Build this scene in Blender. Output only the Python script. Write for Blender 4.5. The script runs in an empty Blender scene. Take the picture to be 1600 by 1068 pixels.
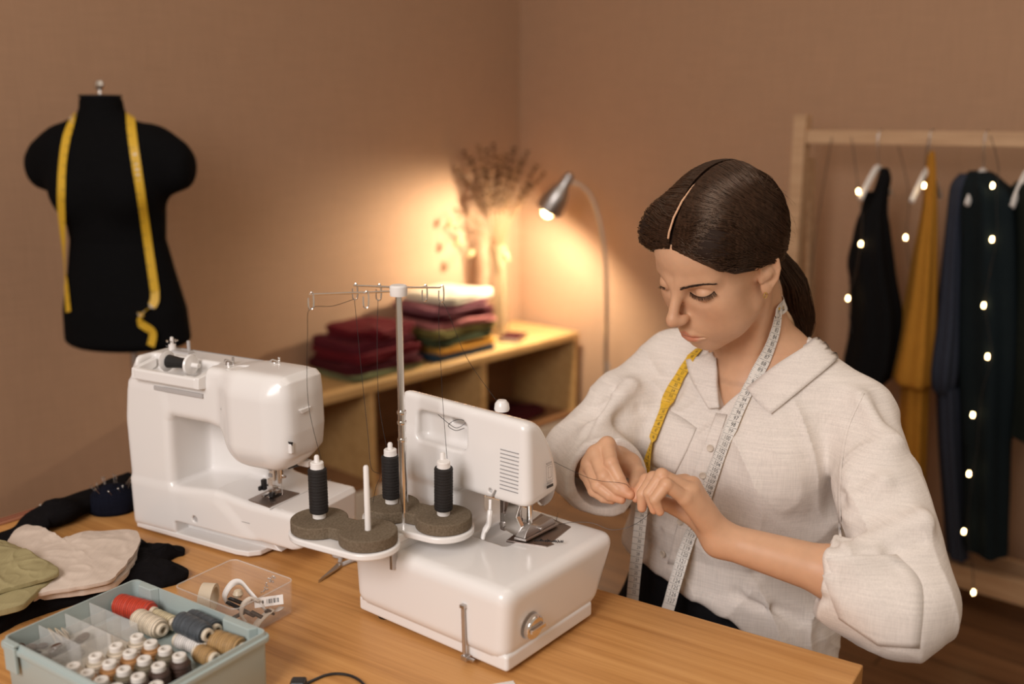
import bpy, bmesh, math, random
import numpy as np
from mathutils import Vector, Matrix, Quaternion, noise as mn
random.seed(7); rng = np.random.default_rng(7)
PI = math.pi; R = math.radians
SC = bpy.context.scene; COL = SC.collection
H = 1.42; PITCH = R(12.7); F = 1550.0; T = 0.74          # camera height, tilt, focal length (px of 1600), table top height
_c, _s = math.cos(PITCH), math.sin(PITCH)
def at(px, py, z=None, Y=None):                          # where a sight line meets a height or a depth
    u = (px-800)/F; v = -(py-534)/F
    d = (u, _c+v*_s, -_s+v*_c)
    t = (z-H)/d[2] if z is not None else Y/d[1]
    return Vector((d[0]*t, d[1]*t, H+d[2]*t))
class Fr:                                                # a frame turned about the vertical
    def __init__(s, o, ang): s.o = Vector(o); s.a = R(ang); s.c, s.s = math.cos(s.a), math.sin(s.a)
    def tl(s, p):
        x, y, z = p[0]-s.o.x, p[1]-s.o.y, p[2]-s.o.z
        return Vector((x*s.c+y*s.s, -x*s.s+y*s.c, z))
    def tw(s, p): return Vector((s.o.x+p[0]*s.c-p[1]*s.s, s.o.y+p[0]*s.s+p[1]*s.c, s.o.z+p[2]))
    def hit(s, px, py, ax, val):
        p = s.tl((0, 0, H)); q = s.tl(at(px, py, Y=1.0)); d = q-p
        return p+d*((val-p[ax])/d[ax])
# ---------------------------------------------------------------- materials
M = {}
def mat(name, col, rough=0.5, metal=0.0, spec=0.5, **k):
    m = bpy.data.materials.new(name); m.use_nodes = True
    b = m.node_tree.nodes['Principled BSDF']
    b.inputs['Base Color'].default_value = (*col, 1); b.inputs['Roughness'].default_value = rough
    b.inputs['Metallic'].default_value = metal; b.inputs['Specular IOR Level'].default_value = spec
    for a, v in k.items(): b.inputs[a.replace('_', ' ')].default_value = v
    M[name] = m; return m
def nd(m, t, **k):
    n = m.node_tree.nodes.new(t)
    for a, v in k.items():
        if a in n.inputs: n.inputs[a].default_value = v
        else: setattr(n, a, v)
    return n
def lk(m, a, b): m.node_tree.links.new(a, b)
def bsdf(m): return m.node_tree.nodes['Principled BSDF']
def coords(m, scale=(1, 1, 1), rot=(0, 0, 0)):
    tc = nd(m, 'ShaderNodeTexCoord'); mp = nd(m, 'ShaderNodeMapping')
    mp.inputs['Scale'].default_value = scale; mp.inputs['Rotation'].default_value = rot
    lk(m, tc.outputs['Object'], mp.inputs['Vector']); return mp.outputs['Vector']
def ramp(m, fac, stops):
    r = nd(m, 'ShaderNodeValToRGB'); e = r.color_ramp.elements
    while len(e) < len(stops): e.new(0.5)
    for el, (p, c) in zip(e, stops): el.position = p; el.color = (*c, 1)
    lk(m, fac, r.inputs['Fac']); return r.outputs['Color']
def bump(m, fac, strength=0.2, dist=0.001):
    b = nd(m, 'ShaderNodeBump'); b.inputs['Strength'].default_value = strength; b.inputs['Distance'].default_value = dist
    lk(m, fac, b.inputs['Height']); lk(m, b.outputs['Normal'], bsdf(m).inputs['Normal'])
def noise_tex(m, vec, scale, detail=4, rough=0.5):
    n = nd(m, 'ShaderNodeTexNoise'); n.inputs['Scale'].default_value = scale
    n.inputs['Detail'].default_value = detail; n.inputs['Roughness'].default_value = rough
    lk(m, vec, n.inputs['Vector']); return n.outputs['Fac']
def mul(c, f): return tuple(min(1, x*f) for x in c)
def cloth(name, col, rough=0.85, weave=900, var=0.12, bs=0.25, slub=True):
    m = mat(name, col, rough, spec=0.06 if max(col) < 0.03 else 0.15); bsdf(m).inputs['Sheen Weight'].default_value = 0.08 if min(col) > 0.2 else 0.0
    a = noise_tex(m, coords(m, (weave, weave*0.05, weave*0.05)), 1, 2); b = noise_tex(m, coords(m, (weave*0.05, weave*0.05, weave)), 1, 2)
    ad = nd(m, 'ShaderNodeMath', operation='ADD'); lk(m, a, ad.inputs[0]); lk(m, b, ad.inputs[1])
    hf = nd(m, 'ShaderNodeMath', operation='MULTIPLY'); lk(m, ad.outputs[0], hf.inputs[0]); hf.inputs[1].default_value = 0.5
    lk(m, ramp(m, hf.outputs[0], [(0.3, mul(col, 1-var)), (0.7, mul(col, 1+var))]), bsdf(m).inputs['Base Color'])
    bump(m, hf.outputs[0], bs, 0.0006); return m
def wood(name, c1, c2, c3, scale=(2.2, 30, 30), rough=0.4, rot=(0, 0, 0), fine=1.0):
    m = mat(name, c1, rough, spec=0.4); v = coords(m, scale, rot)
    n = noise_tex(m, v, 1.6, 6, 0.62); n2 = noise_tex(m, coords(m, (scale[0]*3, scale[1]*9*fine, scale[2]*9*fine), rot), 1, 3)
    mx = nd(m, 'ShaderNodeMath', operation='MULTIPLY_ADD'); lk(m, n2, mx.inputs[0]); mx.inputs[1].default_value = 0.35; lk(m, n, mx.inputs[2])
    lk(m, ramp(m, mx.outputs[0], [(0.42, c1), (0.66, c2), (0.92, c3)]), bsdf(m).inputs['Base Color'])
    bump(m, n2, 0.06, 0.0005); return m
# ---------------------------------------------------------------- objects
def thing(name, label, cat, loc=(0, 0, 0), rotz=0.0, group=None):
    o = bpy.data.objects.new(name, None); COL.objects.link(o); o.empty_display_size = 0.05
    o.location = loc; o.rotation_euler = (0, 0, rotz); tag(o, label, cat, group); return o
def tag(o, label, cat, group=None, kind=None):
    o['label'] = label; o['category'] = cat
    if group: o['group'] = group
    if kind: o['kind'] = kind
    return o
def struct(o): o['kind'] = 'structure'; return o
def obj(name, bm, m, parent=None, smooth=True, bevel=0, seg=3, ang=35, sub=0, loc=None, rot=None, wn=False):
    me = bpy.data.meshes.new(name)
    if isinstance(bm, bmesh.types.BMesh):
        bmesh.ops.recalc_face_normals(bm, faces=bm.faces); bm.to_mesh(me); bm.free()
    else: me.from_pydata(bm[0], [], bm[1])
    for x in (m if isinstance(m, (list, tuple)) else [m]): me.materials.append(M[x] if isinstance(x, str) else x)
    o = bpy.data.objects.new(name, me); COL.objects.link(o)
    if parent: o.parent = parent
    if loc is not None: o.location = loc
    if rot is not None: o.rotation_euler = rot
    if smooth:
        me.polygons.foreach_set('use_smooth', [True]*len(me.polygons))
        if not sub: me.set_sharp_from_angle(angle=R(ang))
    if bevel:
        b = o.modifiers.new('b', 'BEVEL'); b.width = bevel; b.segments = seg; b.limit_method = 'ANGLE'; b.angle_limit = R(30); b.harden_normals = True
    if sub:
        s = o.modifiers.new('s', 'SUBSURF'); s.levels = sub; s.render_levels = sub
    return o
def dup(root, loc=None, rot=None, label=None):
    r = root.copy(); COL.objects.link(r)
    if loc is not None: r.location = loc
    if rot is not None: r.rotation_euler = rot
    if label: r['label'] = label
    for ch in list(root.children):
        c = ch.copy(); COL.objects.link(c); c.parent = r
        for g in list(ch.children):
            d = g.copy(); COL.objects.link(d); d.parent = c
    return r
def BM(): return bmesh.new()
def box(bm, lo, hi, mtx=None, mi=0):
    vs = [bm.verts.new((x, y, z)) for x in (lo[0], hi[0]) for y in (lo[1], hi[1]) for z in (lo[2], hi[2])]
    if mtx is not None:
        for v in vs: v.co = mtx @ v.co
    for f in ((0, 1, 3, 2), (4, 6, 7, 5), (0, 4, 5, 1), (2, 3, 7, 6), (0, 2, 6, 4), (1, 5, 7, 3)):
        bm.faces.new([vs[i] for i in f]).material_index = mi
    return vs
def prism(bm, poly, a, b, axis=2, mi=0):                 # poly in the two other axes, extruded along axis from a to b
    def p3(u, v, w): return (w, u, v) if axis == 0 else (u, w, v) if axis == 1 else (u, v, w)
    A = [bm.verts.new(p3(u, v, a)) for u, v in poly]; B = [bm.verts.new(p3(u, v, b)) for u, v in poly]
    n = len(poly); fs = [bm.faces.new(A[::-1]), bm.faces.new(B)]
    for i in range(n): fs.append(bm.faces.new((A[i], A[(i+1) % n], B[(i+1) % n], B[i])))
    for f in fs: f.material_index = mi
def basis(d):
    d = Vector(d).normalized(); u = d.orthogonal().normalized(); return u, d.cross(u)
def tube(bm, pts, r, n=8, closed=False, cap=True, mi=0, flat=1.0, up=None):
    pts = [Vector(p) for p in pts]; k = len(pts)
    rs = r if isinstance(r, (list, tuple)) else [r]*k
    rings = []; u = None
    for i, p in enumerate(pts):
        t = (pts[(i+1) % k]-pts[i-1]) if closed else (pts[min(i+1, k-1)]-pts[max(i-1, 0)])
        if t.length < 1e-9: t = Vector((0, 0, 1))
        t.normalize()
        if up is not None: u = Vector(up)-t*t.dot(Vector(up))
        elif u is None: u = t.orthogonal()
        else: u = u-t*t.dot(u)
        if u.length < 1e-6: u = t.orthogonal()
        u.normalize(); v = t.cross(u)
        rings.append([bm.verts.new(p+u*math.cos(2*PI*j/n)*rs[i]+v*math.sin(2*PI*j/n)*rs[i]*flat) for j in range(n)])
    for i in range(k if closed else k-1):
        A, B = rings[i], rings[(i+1) % k]
        for j in range(n): bm.faces.new((A[j], A[(j+1) % n], B[(j+1) % n], B[j])).material_index = mi
    if cap and not closed:
        bm.faces.new(rings[0][::-1]).material_index = mi; bm.faces.new(rings[-1]).material_index = mi
def lathe(bm, prof, n=24, o=(0, 0, 0), d=(0, 0, 1), mi=0, mis=None):   # prof: (radius, height) list
    o = Vector(o); d = Vector(d).normalized(); u, v = basis(d); rings = []
    for r, h in prof:
        if r < 1e-6: rings.append([bm.verts.new(o+d*h)])
        else: rings.append([bm.verts.new(o+d*h+u*math.cos(2*PI*j/n)*r+v*math.sin(2*PI*j/n)*r) for j in range(n)])
    for i in range(len(rings)-1):
        A, B = rings[i], rings[i+1]; k = mis[i] if mis else mi
        for j in range(n):
            j2 = (j+1) % n
            if len(A) == 1 and len(B) == 1: continue
            f = (A[0], B[j], B[j2]) if len(A) == 1 else (A[j], A[j2], B[0]) if len(B) == 1 else (A[j], A[j2], B[j2], B[j])
            bm.faces.new(f).material_index = k
    if len(rings[0]) > 1: bm.faces.new(rings[0][::-1]).material_index = mis[0] if mis else mi
    if len(rings[-1]) > 1: bm.faces.new(rings[-1]).material_index = mis[-1] if mis else mi
def spline(pts, n=8, closed=False):                      # Catmull-Rom through the points
    P = [Vector(p) for p in pts]; k = len(P); out = []
    for i in range(k if closed else k-1):
        g = (lambda j: P[j % k]) if closed else (lambda j: P[min(max(j, 0), k-1)])
        a, b, c, d = g(i-1), g(i), g(i+1), g(i+2)
        for s in range(n):
            t = s/n; out.append(0.5*((2*b)+(c-a)*t+(2*a-5*b+4*c-d)*t*t+(3*b-a-3*c+d)*t**3))
    if not closed: out.append(P[-1])
    return out
def grid(bm, rows, mi=0, closed=False):
    V = [[bm.verts.new(p) for p in r] for r in rows]; n = len(rows[0])
    for i in range(len(V)-1):
        for j in range(n if closed else n-1):
            bm.faces.new((V[i][j], V[i][(j+1) % n], V[i+1][(j+1) % n], V[i+1][j])).material_index = mi
    return V
def solidify(o, t, off=0):
    s = o.modifiers.new('t', 'SOLIDIFY'); s.thickness = t; s.offset = off; return o
def fbm(p, sc=1.0, oct=3):
    p = Vector(p)*sc; a = 0; w = 1
    for _ in range(oct): a += w*mn.noise(p); p = p*2.03; w *= 0.5
    return a
# lettering: flat outlines of a text, as triangles in the x-y plane, centred; size = capital height
_txt = {}
def text_tris(s, size):
    if s not in _txt:
        cu = bpy.data.curves.new('t', 'FONT'); cu.body = s; cu.align_x = 'CENTER'; cu.align_y = 'CENTER'; cu.resolution_u = 2
        o = bpy.data.objects.new('t', cu); COL.objects.link(o)
        dg = bpy.context.evaluated_depsgraph_get(); me = bpy.data.meshes.new_from_object(o.evaluated_get(dg))
        vs = [v.co.copy() for v in me.vertices]; fs = [tuple(p.vertices) for p in me.polygons]
        bpy.data.objects.remove(o); bpy.data.curves.remove(cu); bpy.data.meshes.remove(me)
        if vs:
            x0, x1 = min(v.x for v in vs), max(v.x for v in vs); y0, y1 = min(v.y for v in vs), max(v.y for v in vs)
            vs = [Vector(((v.x-(x0+x1)/2)/(y1-y0), (v.y-(y0+y1)/2)/(y1-y0), 0)) for v in vs]
        _txt[s] = (vs, fs)
    vs, fs = _txt[s]; return [v*size for v in vs], fs
def put_text(bm, s, size, fn, mi=0, squeeze=1.0):        # fn maps (x, y) to a point
    vs, fs = text_tris(s, size); V = [bm.verts.new(fn(v.x*squeeze, v.y)) for v in vs]
    for f in fs:
        try: bm.faces.new([V[i] for i in f]).material_index = mi
        except ValueError: pass
# ---------------------------------------------------------------- signed distance shapes -> one smooth mesh
def smin(a, b, k):
    h = np.maximum(k-np.abs(a-b), 0)/k; return np.minimum(a, b)-h*h*k*0.25
def smax(a, b, k): return -smin(-a, -b, k)
def A3(p): return np.asarray(p, dtype=np.float32)
def s_ball(P, c, r): return np.linalg.norm(P-A3(c), axis=1)-r
def s_ell(P, c, r, rot=None):
    q = P-A3(c)
    if rot is not None: q = q@A3(rot).T                  # rows of rot are the axes
    k0 = np.linalg.norm(q/A3(r), axis=1); k1 = np.linalg.norm(q/(A3(r)**2), axis=1)
    return k0*(k0-1)/np.maximum(k1, 1e-6)
def s_cone(P, a, b, ra, rb=None):
    rb = ra if rb is None else rb
    a, b = A3(a), A3(b); ab = b-a; t = np.clip(((P-a)@ab)/max(float(ab@ab), 1e-12), 0, 1)
    return np.linalg.norm(P-a-t[:, None]*ab, axis=1)-(ra+(rb-ra)*t)
def s_line(P, pts, rs, k=0):
    d = None
    for i in range(len(pts)-1):
        e = s_cone(P, pts[i], pts[i+1], rs[i], rs[i+1]); d = e if d is None else (smin(d, e, k) if k else np.minimum(d, e))
    return d
def s_box(P, c, h, r=0.0, rot=None):
    q = P-A3(c)
    if rot is not None: q = q@A3(rot).T
    q = np.abs(q)-(A3(h)-r); return np.linalg.norm(np.maximum(q, 0), axis=1)+np.minimum(q.max(axis=1), 0)-r
def s_planes(P, pl, k):                                  # convex body, edges rounded by k; pl: (point, outward normal)
    d = None
    for p, n in pl:
        n = A3(n); n = n/np.linalg.norm(n); e = (P-A3(p))@n; d = e if d is None else smax(d, e, k)
    return d
def s_poly2(U, V, poly):                                 # signed distance to a 2-D polygon
    n = len(poly); d = np.full(U.shape, 1e9, np.float32); ins = np.zeros(U.shape, bool)
    for i in range(n):
        ax, ay = poly[i]; bx, by = poly[(i+1) % n]; ex, ey = bx-ax, by-ay
        wx, wy = U-ax, V-ay; t = np.clip((wx*ex+wy*ey)/(ex*ex+ey*ey+1e-12), 0, 1)
        d = np.minimum(d, (wx-ex*t)**2+(wy-ey*t)**2)
        c = ((ay > V) != (by > V)) & (U < (bx-ax)*(V-ay)/(by-ay+1e-12)+ax); ins ^= c
    d = np.sqrt(d); return np.where(ins, -d, d)
def sdf_mesh(f, lo, hi, h, bl=20, slack=1.35):
    lo, hi = np.array(lo, float), np.array(hi, float); n = np.ceil((hi-lo)/h).astype(int)+1
    G = np.full(n, 1.0, np.float32); ax = [lo[i]+h*np.arange(n[i]) for i in range(3)]
    for i in range(0, n[0], bl):
        for j in range(0, n[1], bl):
            for k in range(0, n[2], bl):
                X, Y, Z = ax[0][i:i+bl], ax[1][j:j+bl], ax[2][k:k+bl]
                c = np.array([[(X[0]+X[-1])/2, (Y[0]+Y[-1])/2, (Z[0]+Z[-1])/2]], np.float32)
                dc = float(f(c)[0])
                if abs(dc) > h*bl*0.87*slack: G[i:i+bl, j:j+bl, k:k+bl] = np.sign(dc); continue
                P = np.stack(np.meshgrid(X, Y, Z, indexing='ij'), -1).reshape(-1, 3).astype(np.float32)
                G[i:i+bl, j:j+bl, k:k+bl] = f(P).reshape(len(X), len(Y), len(Z))
    S = G < 0; c = np.zeros(n-1, np.int8)
    for a in (0, 1):
        for b in (0, 1):
            for d in (0, 1): c += S[a:n[0]-1+a, b:n[1]-1+b, d:n[2]-1+d]
    act = (c > 0) & (c < 8); idx = np.full(n-1, -1, np.int64); I = np.argwhere(act); idx[act] = np.arange(len(I))
    acc = np.zeros((len(I), 3)); cnt = np.zeros(len(I))
    E = [((a if x != 0 else 0, b if x == 0 else (a if x == 1 else b), 0), x) for x in range(0) for a in (0, 1) for b in (0, 1)]
    for x in range(3):
        o = [q for q in range(3) if q != x]
        for a in (0, 1):
            for b in (0, 1):
                p0 = np.zeros(3, int); p0[o[0]] = a; p0[o[1]] = b; p1 = p0.copy(); p1[x] = 1
                g0 = G[tuple((I+p0).T)]; g1 = G[tuple((I+p1).T)]; m = (g0 < 0) != (g1 < 0)
                t = np.where(m, g0/np.where(m, g0-g1, 1), 0); q = np.repeat(p0[None].astype(float), len(I), 0); q[:, x] = t
                acc[m] += q[m]; cnt[m] += 1
    V = lo+h*(I+acc/cnt[:, None]); faces = []
    for x in range(3):
        o = [(x+1) % 3, (x+2) % 3]; sl0 = [slice(None)]*3; sl1 = [slice(None)]*3; sl0[x] = slice(0, -1); sl1[x] = slice(1, None)
        a, b = S[tuple(sl0)], S[tuple(sl1)]; m = a != b
        for q in o: m[tuple(slice(0, 1) if d == q else slice(None) for d in range(3))] = False; m[tuple(slice(-1, None) if d == q else slice(None) for d in range(3))] = False
        J = np.argwhere(m); e0 = np.zeros(3, int); e1 = np.zeros(3, int); e0[o[0]] = 1; e1[o[1]] = 1
        q = np.stack([idx[tuple((J-e0-e1).T)], idx[tuple((J-e1).T)], idx[tuple(J.T)], idx[tuple((J-e0).T)]], 1)
        fl = ~a[tuple(J.T)]; q[fl] = q[fl][:, ::-1]; faces.append(q)
    Fq = np.concatenate(faces); Fq = Fq[(Fq >= 0).all(1)]
    e = h*0.25; N = np.zeros_like(V)                      # snap to the surface and take its own normals
    for it in range(2):
        v = V.astype(np.float32); d = f(v)
        for q in range(3):
            s = np.zeros(3, np.float32); s[q] = e; N[:, q] = (f(v+s)-f(v-s))/(2*e)
        L = np.linalg.norm(N, axis=1)[:, None]; L[L < 1e-6] = 1
        if it == 0: V = V-np.clip(d[:, None]/np.maximum(L, 0.5), -h*0.5, h*0.5)*(N/L)
    return V, Fq, N/L
def sdf_obj(name, parts, m, parent=None, color=None):    # parts: list of (V, F, N)
    vs = np.concatenate([p[0] for p in parts]); off = np.cumsum([0]+[len(p[0]) for p in parts])
    fs = np.concatenate([p[1]+o for p, o in zip(parts, off)]); ns = np.concatenate([p[2] for p in parts])
    me = bpy.data.meshes.new(name); me.vertices.add(len(vs)); me.vertices.foreach_set('co', vs.astype(np.float32).ravel())
    me.loops.add(len(fs)*4); me.loops.foreach_set('vertex_index', fs.ravel().astype(np.int32)); me.polygons.add(len(fs))
    me.polygons.foreach_set('loop_start', np.arange(0, len(fs)*4, 4, dtype=np.int32))
    me.update(calc_edges=True); me.polygons.foreach_set('use_smooth', np.ones(len(fs), bool))
    me.normals_split_custom_set_from_vertices(ns.astype(np.float32).tolist())
    for x in (m if isinstance(m, (list, tuple)) else [m]): me.materials.append(M[x])
    if color is not None:
        ca = me.color_attributes.new('tint', 'FLOAT_COLOR', 'POINT'); ca.data.foreach_set('color', color(vs).astype(np.float32).ravel())
    o = bpy.data.objects.new(name, me); COL.objects.link(o)
    if parent: o.parent = parent
    return o
# ================================================================ materials
WALLC = (0.43, 0.265, 0.165)
m = mat('wall', WALLC, 0.85, spec=0.2)
n1 = noise_tex(m, coords(m, (260, 260, 9)), 1, 3); n2 = noise_tex(m, coords(m, (9, 9, 320)), 1, 3)
ad = nd(m, 'ShaderNodeMath', operation='ADD'); lk(m, n1, ad.inputs[0]); lk(m, n2, ad.inputs[1])
hf = nd(m, 'ShaderNodeMath', operation='MULTIPLY'); lk(m, ad.outputs[0], hf.inputs[0]); hf.inputs[1].default_value = 0.5
lk(m, ramp(m, hf.outputs[0], [(0.35, mul(WALLC, 0.93)), (0.65, mul(WALLC, 1.07))]), bsdf(m).inputs['Base Color']); bump(m, hf.outputs[0], 0.25, 0.001)
wood('table_wood', (0.41, 0.185, 0.054), (0.56, 0.275, 0.088), (0.66, 0.35, 0.125), (1.6, 40, 40), 0.38)
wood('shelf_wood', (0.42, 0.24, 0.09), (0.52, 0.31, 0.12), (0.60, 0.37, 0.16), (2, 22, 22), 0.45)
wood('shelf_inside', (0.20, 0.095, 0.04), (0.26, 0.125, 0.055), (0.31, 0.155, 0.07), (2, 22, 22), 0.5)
wood('rack_wood', (0.42, 0.26, 0.14), (0.52, 0.33, 0.19), (0.60, 0.40, 0.24), (2, 24, 24), 0.5)
wood('floor_wood', (0.10, 0.045, 0.020), (0.17, 0.08, 0.035), (0.22, 0.11, 0.05), (1.2, 12, 12), 0.42)
mat('white_plastic', (0.80, 0.78, 0.76), 0.22, spec=0.5, Coat_Weight=0.25, Coat_Roughness=0.12)
mat('white_matte', (0.78, 0.75, 0.72), 0.5)
mat('cream_panel', (0.66, 0.58, 0.48), 0.5)
mat('grey_plastic', (0.45, 0.43, 0.42), 0.35)
mat('chrome', (0.78, 0.76, 0.74), 0.16, 1.0)
mat('steel', (0.55, 0.52, 0.50), 0.36, 1.0)
mat('plate_steel', (0.34, 0.28, 0.25), 0.38, 1.0)
mat('brass', (0.80, 0.58, 0.22), 0.3, 1.0)
mat('black_plastic', (0.012, 0.012, 0.013), 0.35)
mat('ink', (0.03, 0.03, 0.03), 0.6)
mat('ink_grey', (0.30, 0.29, 0.29), 0.6)
mat('red_dot', (0.55, 0.05, 0.04), 0.5)
cloth('black_cloth', (0.012, 0.012, 0.014), 0.9, 700, 0.3)
cloth('mannequin_cloth', (0.0055, 0.0055, 0.006), 0.95, 900, 0.2, 0.1)
mat('bulb', (1, 0.8, 0.5), 0.4); bsdf(M['bulb']).inputs['Emission Color'].default_value = (1, 0.66, 0.30, 1); bsdf(M['bulb']).inputs['Emission Strength'].default_value = 26
mat('lamp_bulb', (1, 0.8, 0.5), 0.4); bsdf(M['lamp_bulb']).inputs['Emission Color'].default_value = (1, 0.60, 0.24, 1); bsdf(M['lamp_bulb']).inputs['Emission Strength'].default_value = 40
def glassy(name, col, rough, alpha, tint=None):          # thin clear plastic
    m = mat(name, col, rough, spec=0.5); bsdf(m).inputs['Alpha'].default_value = alpha; return m
glassy('clear_plastic', (0.90, 0.84, 0.80), 0.05, 0.085)
glassy('frosted_plastic', (0.78, 0.78, 0.75), 0.35, 0.24)
glassy('clear_glass', (0.50, 0.36, 0.20), 0.04, 0.22)
# ================================================================ the room
WL = Vector((math.sin(R(41.84)), math.cos(R(41.84)), 0)); WR = Vector((WL.y, -WL.x, 0)); C0 = Vector((0.0327, 4.275, 0))
def wall(name, d, n, L, hole=None):
    bm = BM(); a = C0; b = C0+d*L; out = n*0.1
    pts = [a, b, b+out, a+out]
    lo = [bm.verts.new(p) for p in pts]; hi = [bm.verts.new(p+Vector((0, 0, 2.7))) for p in pts]
    bm.faces.new(lo); bm.faces.new(hi)
    for i in range(4): bm.faces.new((lo[i], lo[(i+1) % 4], hi[(i+1) % 4], hi[i]))
    return struct(obj(name, bm, 'wall', smooth=False))
wall('wall_left', -WL, Vector((-WL.y, WL.x, 0)), 6.0)
wall('wall_right', WR, WL, 4.6)
bm = BM(); mtx = Matrix.Translation(C0) @ Matrix.Rotation(-R(41.84), 4, 'Z')
box(bm, (-0.1, -6.0, -0.05), (4.6, 0.1, 0.0)); fl = struct(obj('floor', bm, 'floor_wood', smooth=False)); fl.matrix_world = mtx
m = M['floor_wood']                                      # plank joints
br = nd(m, 'ShaderNodeTexBrick'); br.inputs['Scale'].default_value = 1; br.inputs['Mortar Size'].default_value = 0.003
br.inputs['Brick Width'].default_value = 1.3; br.inputs['Row Height'].default_value = 0.13
br.inputs['Color1'].default_value = (1, 1, 1, 1); br.inputs['Color2'].default_value = (0.75, 0.75, 0.75, 1); br.inputs['Mortar'].default_value = (0.25, 0.25, 0.25, 1)
lk(m, coords(m, (1, 1, 1)), br.inputs['Vector']); old = bsdf(m).inputs['Base Color'].links[0].from_socket
mx = nd(m, 'ShaderNodeMix', data_type='RGBA', blend_type='MULTIPLY'); mx.inputs[0].default_value = 1
lk(m, old, mx.inputs[6]); lk(m, br.outputs['Color'], mx.inputs[7]); lk(m, mx.outputs[2], bsdf(m).inputs['Base Color'])
for nm, d, n in (('baseboard_left', -WL, Vector((WL.y, -WL.x, 0))), ('baseboard_right', WR, -WL)):
    bm = BM(); L = 5.9 if nm.endswith('left') else 4.5
    q = [C0+n*0.0005, C0+d*L+n*0.0005, C0+d*L+n*0.0145, C0+n*0.0145]
    lo = [bm.verts.new(p) for p in q]; hi = [bm.verts.new(p+Vector((0, 0, 0.07))) for p in q]
    bm.faces.new(lo); bm.faces.new(hi)
    for i in range(4): bm.faces.new((lo[i], lo[(i+1) % 4], hi[(i+1) % 4], hi[i]))
    struct(obj(nm, bm, 'shelf_inside', smooth=False))
# ================================================================ work table
TBF = Fr((0.449, 1.145, 0), -33.2)
tb = thing('work_table', 'light oak work table carrying both white sewing machines', 'table', TBF.o, TBF.a)
bm = BM(); box(bm, (-1.365, -0.80, T-0.032), (0, 0, T)); obj('tabletop', bm, 'table_wood', tb, bevel=0.0025, seg=2)
for x, y in ((-0.06, -0.06), (-1.305, -0.06), (-0.06, -0.74), (-1.305, -0.74)):
    bm = BM(); box(bm, (x-0.025, y-0.025, 0), (x+0.025, y+0.025, T-0.032)); obj('leg', bm, 'table_wood', tb, bevel=0.002)
bm = BM(); box(bm, (-1.28, -0.72, T-0.10), (-0.085, -0.70, T-0.032)); box(bm, (-1.28, -0.10, T-0.10), (-0.085, -0.08, T-0.032)); obj('apron', bm, 'table_wood', tb)
# ================================================================ low shelf unit by the left wall
CBo = at(905, 518, z=0.56); CB = Fr((CBo.x, CBo.y, 0), 48.16)
cb = thing('shelf_unit', 'low wooden open shelf unit along the left wall with fabrics on top', 'shelf', CB.o, CB.a)
LC = 1.66; DC = 0.352
bm = BM(); box(bm, (-LC, 0, 0.53), (0, DC, 0.56)); obj('top_board', bm, 'shelf_wood', cb, bevel=0.003)
for x in (-LC, -1.125, -0.58, -0.025):
    bm = BM(); box(bm, (x, 0.004, 0.0), (x+0.025, DC-0.012, 0.53)); obj('side_panel' if x in (-LC, -0.025) else 'divider', bm, 'shelf_wood', cb)
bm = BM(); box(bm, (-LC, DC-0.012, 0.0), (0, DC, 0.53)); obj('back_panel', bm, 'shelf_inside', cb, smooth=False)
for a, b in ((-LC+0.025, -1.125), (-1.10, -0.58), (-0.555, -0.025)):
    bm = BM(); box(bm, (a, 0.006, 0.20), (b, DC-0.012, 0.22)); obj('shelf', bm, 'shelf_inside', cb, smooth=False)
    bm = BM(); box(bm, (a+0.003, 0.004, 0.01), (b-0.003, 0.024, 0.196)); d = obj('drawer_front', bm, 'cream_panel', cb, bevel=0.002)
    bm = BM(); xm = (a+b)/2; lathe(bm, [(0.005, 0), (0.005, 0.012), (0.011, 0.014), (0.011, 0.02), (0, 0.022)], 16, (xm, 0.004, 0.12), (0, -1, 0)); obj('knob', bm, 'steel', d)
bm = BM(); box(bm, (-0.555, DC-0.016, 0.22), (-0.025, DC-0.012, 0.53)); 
obj('inner_back', bm, 'shelf_inside', cb, smooth=False)
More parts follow.
